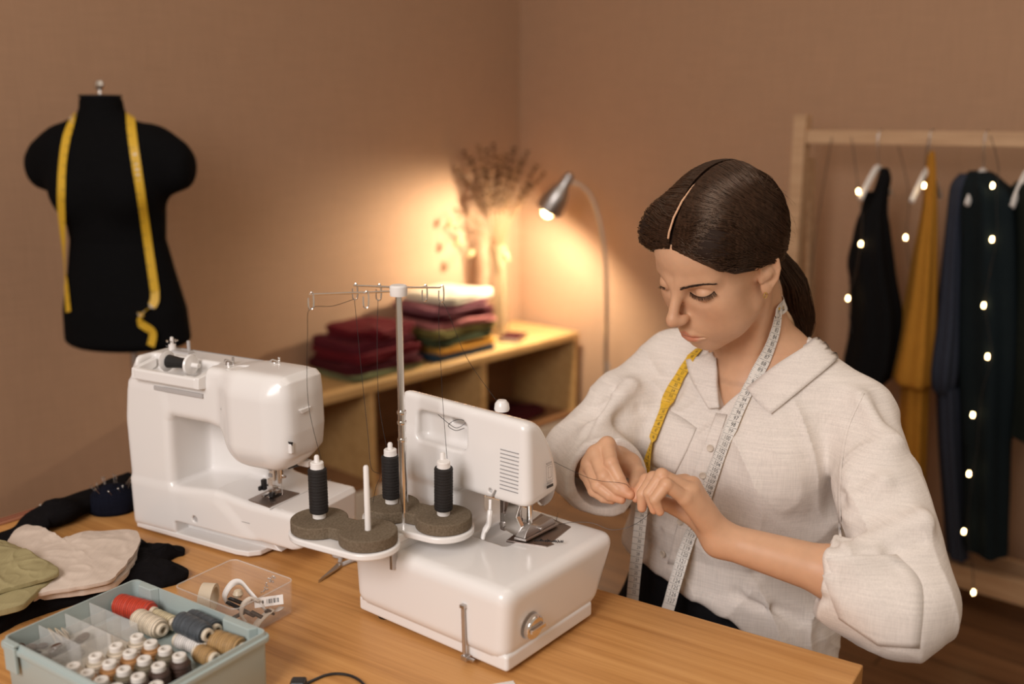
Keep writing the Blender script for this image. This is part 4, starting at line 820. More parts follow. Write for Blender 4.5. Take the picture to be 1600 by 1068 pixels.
bm.free(); bm = BM(); box(bm, (0.215, BLY+0.003, 0.045), (0.238, BLY+0.0075, 0.078)); box(bm, (0.215, BLY-0.001, 0.078), (0.238, BLY+0.0075, 0.082)); obj('latch', bm, 'teal_plastic', bx, bevel=0.0015)
bm = BM(); box(bm, (0.0045, 0.0145, 0.0045), (0.246, 0.070, 0.0455)); obj('raised_floor', bm, 'teal_plastic', bx, bevel=0.001, seg=1)
bm = BM(); box(bm, (0.0045, 0.0705, 0.0045), (0.152, 0.181, 0.013)); obj('spool_tray', bm, 'teal_plastic', bx, bevel=0.001, seg=1)
for a, b, c, d in ((0.150, 0.0715, 0.2472, 0.0725), (0.155, 0.1055, 0.2472, 0.1065), (0.162, 0.1405, 0.2472, 0.1415), (0.213, 0.0728, 0.214, 0.1805), (0.183, 0.0728, 0.184, 0.1052), (0.183, 0.1068, 0.184, 0.1805), (0.161, 0.1068, 0.1618, 0.1805), (0.1495, 0.0728, 0.1503, 0.1052)):
    bm = BM(); box(bm, (a, b, 0.005), (c, d, 0.077)); obj('divider', bm, 'frosted_plastic', bx, smooth=False)
bm = BM(); box(bm, (0.1535, 0.0728, 0.0435), (0.2465, 0.1808, 0.0455)); obj('compartment_floor', bm, 'cream_panel', bx, smooth=False)
def thread_mat(n, c, sheen=0.35):
    m = mat(n, c, sheen, spec=0.45); tc = coords(m)
    wv = nd(m, 'ShaderNodeTexWave'); wv.bands_direction = 'Z'; wv.inputs['Scale'].default_value = 95; wv.inputs['Distortion'].default_value = 3; wv.inputs['Detail Scale'].default_value = 30; lk(m, tc, wv.inputs['Vector'])
    lk(m, ramp(m, wv.outputs['Fac'], [(0.1, mul(c, 0.55)), (0.9, mul(c, 1.15))]), bsdf(m).inputs['Base Color']); bump(m, wv.outputs['Fac'], 0.5, 0.0005)
for n, c in (('cream', (0.70, 0.60, 0.46)), ('orange', (0.46, 0.215, 0.065)), ('olive', (0.20, 0.165, 0.105)), ('brown', (0.085, 0.045, 0.032)), ('red', (0.52, 0.045, 0.018)), ('pale', (0.66, 0.56, 0.36)), ('blue', (0.062, 0.075, 0.088)), ('white', (0.75, 0.72, 0.68)), ('tan', (0.42, 0.255, 0.10))): thread_mat('thr_'+n, c)
mat('core_white', (0.74, 0.70, 0.64), 0.45); mat('core_beige', (0.62, 0.54, 0.42), 0.5)
rot_up = BXF.a
def reel(label, loc, tm, r=0.0122, L=0.052, d=None, cap='core_white', group='thread spools in the teal box'):
    t = thing('thread_spool', label, 'thread spool', loc, 0, group)
    if d is not None: t.rotation_euler = Vector((0, 0, 1)).rotation_difference(Vector(d)).to_euler()
    bm = BM(); lathe(bm, [(0.0042, 0), (0.0082, 0.0), (0.0080, L*0.5), (0.0080, L-0.001), (0.0072, L), (0.0044, L), (0.0040, L-0.006), (0.0040, 0.0005)], 22); obj('core', bm, cap, t)
    z0, z1 = 0.003, L-0.0065 if d is None else L-0.005; n = 22; rows = [(0.0082, z0)]
    for k in range(n+1): s = k/n; rows.append((r*(1.0-0.05*s)*(1-0.16*max(0, abs(s-0.5)-0.44)/0.06)+0.00045*math.sin(k*2.6), z0+0.001+(z1-z0-0.002)*s))
    rows.append((0.0082, z1)); bm = BM(); lathe(bm, rows, 26); obj('thread', bm, tm, t); return t
def ctop(u, v): return BXF.hit(u/3.636, 900+v/3.636, 2, 0.060)
rows_ = {'cream': [(828, 322), (712, 380), (600, 430), (455, 500)], 'orange': [(893, 352), (787, 405), (658, 465), (517, 522)], 'olive': [(968, 385), (866, 440), (733, 500), (600, 565)], 'brown': [(1065, 430), (950, 485), (828, 540), (690, 595)]}
wh = ('farthest from the camera', 'second from the far end', 'third from the far end', 'nearest the camera')
for ci, (cn, ps) in enumerate(rows_.items()):
    for k in range(4):
        x = 0.137-0.0262*ci+(-0.001, 0.001, 0.001, 0.003)[k]; y = 0.0835+0.0272*k
        reel('standing %s thread spool, %s in its row' % ({'cream': 'cream', 'orange': 'orange tan', 'olive': 'olive grey', 'brown': 'dark brown'}[cn], wh[k]), BXF.tw((x, y, 0.0135)), 'thr_'+cn, 0.0128, 0.057)
reel('standing brown thread spool at the near right corner of the teal box', BXF.tw((0.0285, 0.1375, 0.0135)), 'thr_brown', 0.0123, 0.057)
reel('standing brown thread spool beside the near right box wall', BXF.tw((0.0285, 0.165, 0.0135)), 'thr_brown', 0.0123, 0.057)
XD = Vector((-math.cos(BXF.a), -math.sin(BXF.a), 0))      # towards the right-hand corner of the box
def lying(label, pa, pb, z, L, tm, r, cap='core_beige'):
    h = [BXF.hit(100+u/4.706, 900+v/4.706, 2, z) for u, v in (pa, pb)]; c = (h[0]+h[1])/2; d = (h[1]-h[0]); d.z = 0; d.normalize()
    c.y = max(c.y, 0.004+r+abs(d.y)*L/2); c.x = min(max(c.x, 0.006+L/2), 0.246-L/2)
    o = c-d*(L/2); w0 = BXF.tw(o); wd = BXF.tw(o+d)-w0; reel(label, w0, tm, r, L, wd, cap)
lying('red thread spool lying at the back corner of the teal box', (390, 200), (640, 262), 0.0605, 0.066, 'thr_red', 0.0145)
lying('cream thread spool lying next to the red one with its open end showing', (520, 300), (738, 400), 0.0595, 0.058, 'thr_cream', 0.0135)
lying('pale yellow thread spool lying behind the cream lying spool', (670, 300), (800, 350), 0.0570, 0.042, 'thr_pale', 0.0110)
lying('blue grey thread spool lying in front with its beige end showing', (840, 325), (1065, 435), 0.0735, 0.062, 'thr_blue', 0.0135)
lying('blue grey thread spool lying against the back wall of the teal box', (955, 290), (1155, 378), 0.0675, 0.058, 'thr_blue', 0.0128)
lying('white thread spool lying below the blue grey spools', (830, 465), (1050, 535), 0.0560, 0.050, 'thr_white', 0.0100)
lying('tan thread spool lying at the right end of the teal box', (1120, 480), (1290, 530), 0.0605, 0.052, 'thr_tan', 0.0145)
lying('tan thread spool half hidden beside the brown standing spools', (1000, 565), (1090, 600), 0.0565, 0.034, 'thr_tan', 0.0108)
mat('dark_button', (0.055, 0.022, 0.012), 0.18, spec=0.6); mat('cream_bead', (0.62, 0.52, 0.38), 0.35)
rr = random.Random(11); nb_ = 0
for (cx_, cy_, n, where) in ((0.231, 0.158, 7, ''), (0.198, 0.158, 9, ''), (0.198, 0.123, 8, '')):
    for k in range(n):
        b = thing('button', 'glossy dark brown button in the divided part of the teal box', 'button', BXF.tw((cx_+rr.uniform(-0.007, 0.007), cy_+rr.uniform(-0.014, 0.014), 0.0475+k*0.0026)), rr.uniform(0, 6), 'dark buttons in the teal box')
        b.rotation_euler = (rr.uniform(-0.35, 0.35), rr.uniform(-0.35, 0.35), rr.uniform(0, 6)); bm = BM(); lathe(bm, [(0.0, 0.0006), (0.0045, 0.0002), (0.0062, 0.0008), (0.0068, 0.002), (0.0062, 0.0032), (0.0046, 0.0026), (0.0, 0.0022)], 18); ob = obj('button_disc', bm, 'dark_button', b)
lace = thing('lace_ribbon', 'cream folded ribbon lying in the divided part of the teal box', 'ribbon', BXF.tw((0.231, 0.123, 0.0465)), BXF.a)
bm = BM(); rows = []
for k in range(40):
    s = k/39; x = 0.010*math.sin(s*18); rows.append([Vector((x, -0.012+s*0.024, 0.001+0.010*s+0.004*math.sin(s*18))), Vector((x+0.002, -0.010+s*0.024, 0.012+0.010*s+0.004*math.sin(s*18)))])
grid(bm, rows); solidify(obj('ribbon_strip', bm, 'cream_bead', lace), 0.0008)
# ================================================================ piled fabrics
cloth('fab_black', (0.007, 0.006, 0.0065), 0.95, 600, 0.25, 0.3); cloth('fab_white', (0.60, 0.50, 0.42), 0.9, 700, 0.06, 0.4); cloth('fab_green', (0.33, 0.28, 0.145), 0.85, 700, 0.08, 0.3); cloth('fab_navy', (0.007, 0.008, 0.015), 0.95, 900, 0.4, 0.5)
def slab(bm, poly, z0, th, seed=0, amp=0.006, sc=9, edge=0.35, rings=34, base=None, fold=None):
    P = [Vector((x, y, 0)) for x, y in poly]; C = sum(P, Vector())/len(P); Q = [q+Vector((mn.noise((q.x*70, q.y*70, seed+1.5)), mn.noise((q.x*70, q.y*70, seed+8.5)), 0))*0.0022 for q in spline(P, max(4, 220//len(P)), True)]; n = len(Q); rows = []
    for k in range(5):                                    # rounded rim from underneath
        a = PI/2*k/4; rows.append([C+(q-C)*(1-0.012*(1-math.sin(a)))+Vector((0, 0, z0+th*edge*(1-math.cos(a)))) for q in Q])
    for k in range(1, rings):
        s = 1-k/rings; r = []
        for j, q in enumerate(Q):
            p = C+(q-C)*s; h = th*(edge+(1-edge)*(1-s**3)); e_ = min(1, (1-s)*5+0.15); h += amp*fbm((p.x*sc, p.y*sc, seed), 1, 3)*e_; rv = mn.noise((p.x*sc*2.2+p.y*sc*1.1, p.y*sc*2.6-p.x*sc, seed+3.3)); h += amp*0.30*(max(0, 1-abs(rv)*3.2)**2)*e_; rv = mn.noise((p.x*sc*4.5-p.y*sc*2, p.y*sc*4+p.x*sc*2, seed+7.1)); h += amp*0.10*(max(0, 1-abs(rv)*3)**2)*e_
            if fold: h += fold(p)*min(1, (1-s)*6)
            r.append(Vector((p.x, p.y, z0+max(h, 0.0012))))
        rows.append(r)
    V = grid(bm, rows, closed=True); bm.faces.new(V[0][::-1]); c = bm.verts.new(Vector((C.x, C.y, sum(v.co.z for v in V[-1])/n)))
    for j in range(n): bm.faces.new((V[-1][j], V[-1][(j+1) % n], c))
def ridge(a, b, h, w):                                    # a soft fold running from a to b
    a, b = Vector((*a, 0)), Vector((*b, 0)); ab = b-a
    def f(p):
        t = max(0, min(1, (p-a).dot(ab)/ab.length_squared)); d = (p-a-ab*t).length; return h*math.exp(-(d/w)**2)
    return f
def poly_at(z, *px): return [tuple(at(x, y, z=z)[:2]) for x, y in px]
def fabric(name, label, m, layers, cat='fabric'):
    o = Vector((*layers[0][0][0], T)); bm = BM()
    for L in layers: slab(bm, [(x-o.x, y-o.y) for x, y in L[0]], *[v for v in L[1:3]], **(L[3] if len(L) > 3 else {}))
    return tag(obj(name, bm, m, None, loc=(o.x, o.y, 0), ang=75), label, cat)
def fl_(o, *rs): return lambda p: sum(r(p) for r in rs)
pb_ = poly_at(T+0.012, (-30, 985), (40, 958), (120, 932), (200, 912), (262, 906), (292, 893), (288, 880), (262, 872), (275, 860), (288, 856), (280, 848), (240, 850), (222, 838), (185, 826), (100, 840), (0, 880), (-60, 940))
o0 = Vector((*pb_[0], 0)); rg = [ridge(tuple((at(a, b, z=T+0.02)-o0)[:2]), tuple((at(c, d, z=T+0.02)-o0)[:2]), h, w) for a, b, c, d, h, w in ((225, 850, 290, 862, 0.010, 0.012), (215, 860, 275, 895, 0.008, 0.015), (120, 925, 240, 900, 0.006, 0.012), (10, 960, 110, 925, 0.006, 0.012))]
fabric('black_fabric', 'black crumpled cloth spread under the white cloth behind the teal box', 'fab_black', [(pb_, T+0.0006, 0.019, dict(amp=0.009, sc=14, fold=fl_(0, *rg)))])
pw = poly_at(T+0.045, (12, 835), (32, 815), (50, 814), (78, 833), (100, 836), (130, 826), (160, 822), (205, 820), (219, 830), (214, 848), (200, 868), (184, 887), (165, 900), (100, 912), (60, 918), (40, 920), (0, 880))
pw2 = poly_at(T+0.034, (30, 900), (90, 893), (150, 884), (190, 872), (214, 845), (212, 862), (196, 888), (172, 906), (120, 916), (70, 922), (30, 930), (-5, 925), (0, 905))
fabric('white_fabric', 'off white folded cloth lying on the black cloth', 'fab_white', [(pw2, T+0.019, 0.012, dict(amp=0.002, edge=0.7)), (pw, T+0.0315, 0.014, dict(amp=0.006, sc=11, edge=0.45))])
pg_ = poly_at(T+0.058, (-40, 835), (0, 838), (30, 850), (55, 862), (92, 884), (70, 897), (40, 906), (0, 916), (-50, 930))
pg2 = poly_at(T+0.050, (-40, 905), (0, 910), (40, 900), (80, 890), (88, 893), (66, 908), (48, 922), (32, 936), (0, 944), (-50, 955))
fabric('green_fabric', 'olive green folded cloth at the left edge on the white cloth', 'fab_green', [(pg2, T+0.034, 0.012, dict(amp=0.002, edge=0.7)), (pg_, T+0.047, 0.013, dict(amp=0.007, sc=10, edge=0.5, seed=4))])
cb_ = [at(-20, 848, z=T+0.006), at(30, 832, z=T+0.010), at(62, 812, z=T+0.018), at(86, 800, z=T+0.024), at(116, 790, z=T+0.018), at(150, 775, z=T+0.016), at(182, 762, z=T+0.018), at(204, 752, z=T+0.018)]
bm = BM(); o1 = Vector(cb_[0]); sp_ = spline([p-o1 for p in cb_], 8); rows = []
wid = [0.020+0.012*math.sin(i/len(sp_)*PI)+0.003*math.sin(i*0.55) for i in range(len(sp_))]
for i, p in enumerate(sp_):
    t = (sp_[min(i+1, len(sp_)-1)]-sp_[max(i-1, 0)]).normalized(); s = Vector((0, 0, 1)).cross(t).normalized(); hz = p.z+o1.z-T-0.001; r = []
    for j in range(24): a = 2*PI*j/24; r.append(Vector((p.x, p.y, 0))+s*math.cos(a)*wid[i]+Vector((0, 0, T+0.0012-o1.z+hz*(1+math.sin(a)*(1+0.10*math.sin(i*0.35+math.cos(a)*5))*(1 if math.sin(a) > 0 else 1)) if True else 0)))
    rows.append(r)
V = grid(bm, rows, closed=True); bm.faces.new(V[0]); bm.faces.new(V[-1]); tag(obj('black_fabric_strip', bm, 'fab_black', None, loc=o1, ang=180), 'twisted black cloth strip lying along the left table edge', 'fabric')
# pin cushion
pc = at(169, 806, z=T); pcn = thing('pin_cushion', 'dark navy pin cushion full of pins left of the sewing machine', 'pin cushion', (pc.x, pc.y+0.028, T), 0.3)
bm = BM(); rows = []
for k in range(12):
    a = PI/2*k/11; q = math.cos(a)**0.85*(1.0+0.18*math.sin(2*a)); zz_ = 0.048*math.sin(a)
    rows.append([Vector((0.040*q*math.cos(b)*(1+0.05*mn.noise((math.cos(b)*2, math.sin(b)*2, k*0.3))), 0.033*q*math.sin(b)*(1+0.06*mn.noise((math.cos(b)*2, math.sin(b)*2, 3+k*0.3))), zz_+0.0008)) for b in [2*PI*j/36 for j in range(36)]])
V = grid(bm, rows, closed=True); bm.faces.new(V[0][::-1]); bm.faces.new(V[-1]); obj('cushion', bm, 'fab_navy', pcn, ang=180)
rr = random.Random(8)
for k in range(22):
    a, e = rr.uniform(0, 2*PI), rr.uniform(0.25, 1.0); b = Vector((0.040*math.cos(a)*(1-e*0.55), 0.033*math.sin(a)*(1-e*0.55), 0.022+0.022*e)); d = (Vector((b.x, b.y, 0.03))+Vector((rr.uniform(-0.02, 0.02), rr.uniform(-0.02, 0.02), 0.012))).normalized()
    p = thing('sewing_pin', 'steel pin stuck in the navy pin cushion', 'pin', Vector((pc.x, pc.y+0.028, T))+Matrix.Rotation(0.3, 3, 'Z') @ b, 0, 'pins in the cushion')
    bm = BM(); tube(bm, [-d*0.008, d*0.017], 0.0004, 5); obj('shaft', bm, 'steel', p); bm = BM(); lathe(bm, [(0, -0.0012), (0.0011, -0.0005), (0.0013, 0.0003), (0, 0.0014)], 8, d*0.0175, d); obj('head', bm, 'chrome', p)
# reddish strip near the table edge
mat('red_strip', (0.36, 0.15, 0.085), 0.4)
a_, b_ = at(-25, 822, z=T+0.003), at(70, 793, z=T+0.003); dd = (b_-a_); rs = thing('ruler', 'reddish flat wooden ruler lying along the left table edge', 'ruler', (b_.x, b_.y, T), math.atan2(dd.y, dd.x))
bm = BM(); box(bm, (-0.20, -0.012, 0.0006), (0.0, 0.012, 0.0042)); obj('ruler_strip', bm, 'red_strip', rs, bevel=0.0008, seg=1)
bm = BM(); box(bm, (-0.20, -0.004, 0.0042), (0, -0.002, 0.0045)); box(bm, (-0.20, 0.005, 0.0042), (0, 0.007, 0.0045)); obj('ruler_line', bm, 'fold_crimson', rs, smooth=False)
bm = BM(); lathe(bm, [(0, 0), (0.003, 0), (0.003, 0.005), (0.0015, 0.007), (0, 0.007)], 12, (-0.006, 0.003, 0.0042)); obj('metal_end', bm, 'chrome', rs)
# ================================================================ clear plastic box of notions
ca, cb2 = at(365, 873, z=T+0.05), at(459, 906, z=T+0.05); dv = cb2-ca; CXF = Fr((ca.x, ca.y, T), math.degrees(math.atan2(dv.y, dv.x))); CL = dv.length
cx0, cx1, cy0, cy1 = 0.0, CL, -0.105, 0.0
cbx = thing('clear_box', 'clear plastic box of sewing notions behind the teal box', 'box', CXF.o, CXF.a)
def ro(d): return rr_outline(cx0-d, cy0-d, cx1+d, cy1+d, 0.010)
bm = BM(); V = grid(bm, [[Vector((x, y, z)) for x, y in ro(d)] for d, z in ((-0.003, 0.0008), (0.0, 0.004), (0.0012, 0.05), (-0.0003, 0.05), (-0.0014, 0.004), (-0.004, 0.0022))], 0, True); bm.faces.new(V[0]); bm.faces.new(V[-1][::-1]); obj('box_shell', bm, 'clear_plastic', cbx, ang=40)
def cpt(px, py, z): return CXF.tw(CXF.hit(px, py, 2, z))
mat('masking_tape', (0.66, 0.56, 0.42), 0.6); mat('elastic', (0.76, 0.72, 0.68), 0.7); mat('beige_elastic', (0.62, 0.54, 0.45), 0.7)
rl = thing('tape_roll', 'cream masking tape roll standing on edge in the clear box', 'tape roll', CXF.tw((0.026, -0.070, 0.0245)), CXF.a)
bm = BM(); n = 36; rows = []
for k in range(n):
    a = 2*PI*k/n; rows.append([Vector((x, r*math.cos(a), r*math.sin(a))) for r, x in ((0.0165, -0.009), (0.0215, -0.009), (0.0215, 0.009), (0.0165, 0.009))])
V = [[bm.verts.new(p) for p in r] for r in rows]
for k in range(n):
    for j in range(4): bm.faces.new((V[k][j], V[k][(j+1) % 4], V[(k+1) % n][(j+1) % 4], V[(k+1) % n][j]))
obj('roll', bm, 'masking_tape', rl); rl.rotation_euler = (0, 0.06, CXF.a+0.55)
def ribbon(name, label, pts, w, m_, up=(0, 0, 1), th=0.001):
    o = CXF.tw(pts[0]); q = spline([CXF.tw(p)-o for p in pts], 8); bm = BM(); rows = []
    for i, p in enumerate(q):
        t = (q[min(i+1, len(q)-1)]-q[max(i-1, 0)]).normalized(); s = t.cross(Vector(up)); s = s.normalized() if s.length > 0.1 else Vector((0, 0, 1)); rows.append([p-s*w/2, p+s*w/2])
    grid(bm, rows); ob = obj(name, bm, m_, None, loc=o, ang=180); solidify(ob, th); return tag(ob, label, 'ribbon')
def cl(px, py, z): p = CXF.hit(px, py, 2, z); return (min(max(p.x, cx0+0.006), cx1-0.006), min(max(p.y, cy0+0.006), cy1-0.006), p.z)
bm = BM(); tube(bm, [Vector((x, y, 0.0505)) for x, y in ro(0.0004)], 0.0011, 6, True); obj('box_rim', bm, 'frosted_plastic', cbx)
ribbon('elastic_loop', 'white elastic loop arching over the notions in the clear box', [cl(356, 945, 0.010), cl(351, 930, 0.030), cl(362, 912, 0.045), cl(376, 909, 0.048), cl(390, 924, 0.042), cl(402, 938, 0.034), cl(410, 948, 0.026), cl(416, 955, 0.016)], 0.009, 'elastic', up=(0.5, 0.8, 0.1))
ribbon('beige_loop', 'beige elastic curl in front of the white loop in the clear box', [cl(384, 972, 0.008), cl(377, 960, 0.018), cl(380, 944, 0.034), cl(392, 935, 0.042), cl(404, 940, 0.036)], 0.007, 'beige_elastic', up=(0.5, 0.8, 0.1))
ribbon('beige_strap', 'beige flat strap lying at the front of the clear box', [cl(402, 980, 0.008), cl(415, 972, 0.014), cl(428, 962, 0.018), cl(436, 955, 0.020)], 0.010, 'beige_elastic', up=(0.3, 0.3, 1))
ribbon('white_strip', 'white strip with dark print lying under the barcode tag', [cl(412, 960, 0.012), cl(430, 955, 0.014), cl(452, 952, 0.016)], 0.010, 'elastic', up=(0.2, 0.6, 1))
bars = [((355, 940, 0.020), (398, 962, 0.018)), ((358, 934, 0.026), (384, 944, 0.026)), ((362, 966, 0.010), (382, 956, 0.014)), ((434, 958, 0.022), (448, 967, 0.012)), ((414, 955, 0.020), (432, 958, 0.022)), ((392, 955, 0.022), (412, 965, 0.016))]
for (a, b), lb in zip(bars, ('long black clip slanting under the beige curl', 'short black clip under the white loop', 'black clip at the front left of the clear box', 'black clip slanting at the right end of the clear box', 'small black clip below the barcode tag', 'black clip lying right of the beige curl')):
    A, B = CXF.tw(cl(*a)), CXF.tw(cl(*b)); d = B-A; bm = BM(); q = d.to_track_quat('X', 'Z').to_matrix().to_4x4(); box(bm, (0, -0.0030, -0.0016), (d.length, 0.0030, 0.0016), q); c = obj('clip_bar', bm, 'black_plastic', None, loc=A, bevel=0.0006, seg=1); tag(c, lb+' among the notions' if len(lb.split()) < 9 else lb, 'clip', None)
tgp = CXF.tw(cl(433, 943, 0.034)); tgo = thing('barcode_tag', 'white paper tag with a barcode at the right end of the clear box', 'tag', tgp, CXF.a+0.15)
tgo.rotation_euler = (R(62), R(-8), CXF.a+0.62)
bm = BM(); box(bm, (-0.021, -0.0065, -0.0003), (0.019, 0.0065, 0.0003)); obj('paper', bm, 'elastic', tgo, smooth=False)
bm = BM(); x = -0.004
for k, wd in enumerate((1, 2, 1, 1, 3, 1, 2, 1, 1, 2, 3, 1, 1, 2, 1, 1, 2, 1)):
    if k % 2 == 0: box(bm, (x, -0.0030, 0.0003), (x+wd*0.0006, 0.0030, 0.0005))
    x += wd*0.00065
box(bm, (-0.0105, -0.002, 0.0003), (-0.008, 0.002, 0.0005)); obj('barcode', bm, 'ink', tgo, smooth=False)
rr = random.Random(2); bm = BM(); o = CXF.tw(cl(408, 925, 0.012)); p = Vector((0, 0, 0))
for k in range(26):
    p = p+Vector((rr.uniform(-0.004, 0.005), rr.uniform(-0.004, 0.004), 0.0011 if k < 18 else -0.001)); lathe(bm, [(0, -0.0016), (0.0014, -0.0008), (0.0014, 0.0008), (0, 0.0016)], 8, p, (rr.random(), rr.random(), rr.random()+0.1))
tag(obj('bead_chain', bm, 'chrome', None, loc=o), 'small silvery bead chain heaped in the clear box', 'chain')
bm = BM(); lathe(bm, [(0, -0.007), (0.005, -0.005), (0.0075, 0), (0.005, 0.005), (0, 0.007)], 18, (0, 0, 0)); tag(obj('pearl_button', bm, 'cream_bead', None, loc=CXF.tw(cl(372, 927, 0.033))), 'round pearly button under the white elastic loop', 'button')
bm = BM(); box(bm, (-0.022, -0.016, 0), (0.022, 0.016, 0.006)); tag(obj('card', bm, 'beige_elastic', None, loc=CXF.tw((0.056, -0.085, 0.0025)), rot=(0, 0, CXF.a+0.2)), 'beige card lying on the bottom of the clear box', 'card')
# ================================================================ scissors, cable, scrap
sc0 = at(497, 908, z=T+0.004); sc1 = at(548, 868, z=T+0.004); sd = sc1-sc0; so = thing('scissors', 'steel scissors lying on the table behind the overlock machine', 'scissors', (sc0.x, sc0.y, T), math.atan2(sd.y, sd.x))
for i, (s, zl) in enumerate(((1, 0.0008), (-1, 0.0036))):
    bm = BM(); prism(bm, [(0.0, 0.0), (0.045, s*0.006), (0.066, s*0.0035), (0.066, -s*0.0045), (0.045, -s*0.003)], zl, zl+0.0025, 2); obj('blade', bm, 'steel', so, bevel=0.0005, seg=1)
    bm = BM(); tube(bm, spline([(0.064, -s*0.001, zl+0.0015), (0.078, -s*0.008, zl+0.003), (0.088, -s*0.014, zl+0.004)], 5), 0.0035, 8); a = [Vector((0.107+0.020*math.cos(t), -s*0.020+0.012*math.sin(t), 0.0046)) for t in [2*PI*k/24 for k in range(24)]]; tube(bm, a, 0.0042, 8, True); obj('handle', bm, 'grey_plastic', so)
bm = BM(); lathe(bm, [(0, 0), (0.0035, 0), (0.003, 0.0018), (0, 0.002)], 14, (0.062, 0, 0.006)); obj('pivot_screw', bm, 'chrome', so)
cp = [at(x, y, z=T+0.0022) for x, y in ((478, 1068), (490, 1062), (510, 1054), (530, 1052), (550, 1056), (566, 1066), (574, 1080), (570, 1100))]
bm = BM(); tube(bm, spline([p-cp[0] for p in cp], 6), 0.0018, 8); cbo = thing('cable', 'black cable with a plug curving along the front table edge', 'cable', cp[0]); obj('cord', bm, 'black_plastic', cbo)
bm = BM(); pl = at(467, 1068, z=T+0.006)-cp[0]; box(bm, (pl.x-0.010, pl.y-0.008, -0.0015), (pl.x+0.009, pl.y+0.008, 0.010)); obj('plug', bm, 'black_plastic', cbo, bevel=0.003)
pp = at(782, 1071, z=T); po = thing('paper_scrap', 'small white paper scrap at the front of the table', 'paper', (pp.x, pp.y, T), 0.3); bm = BM(); box(bm, (-0.018, -0.012, 0.0005), (0.018, 0.005, 0.0012)); obj('sheet', bm, 'elastic', po, smooth=False)
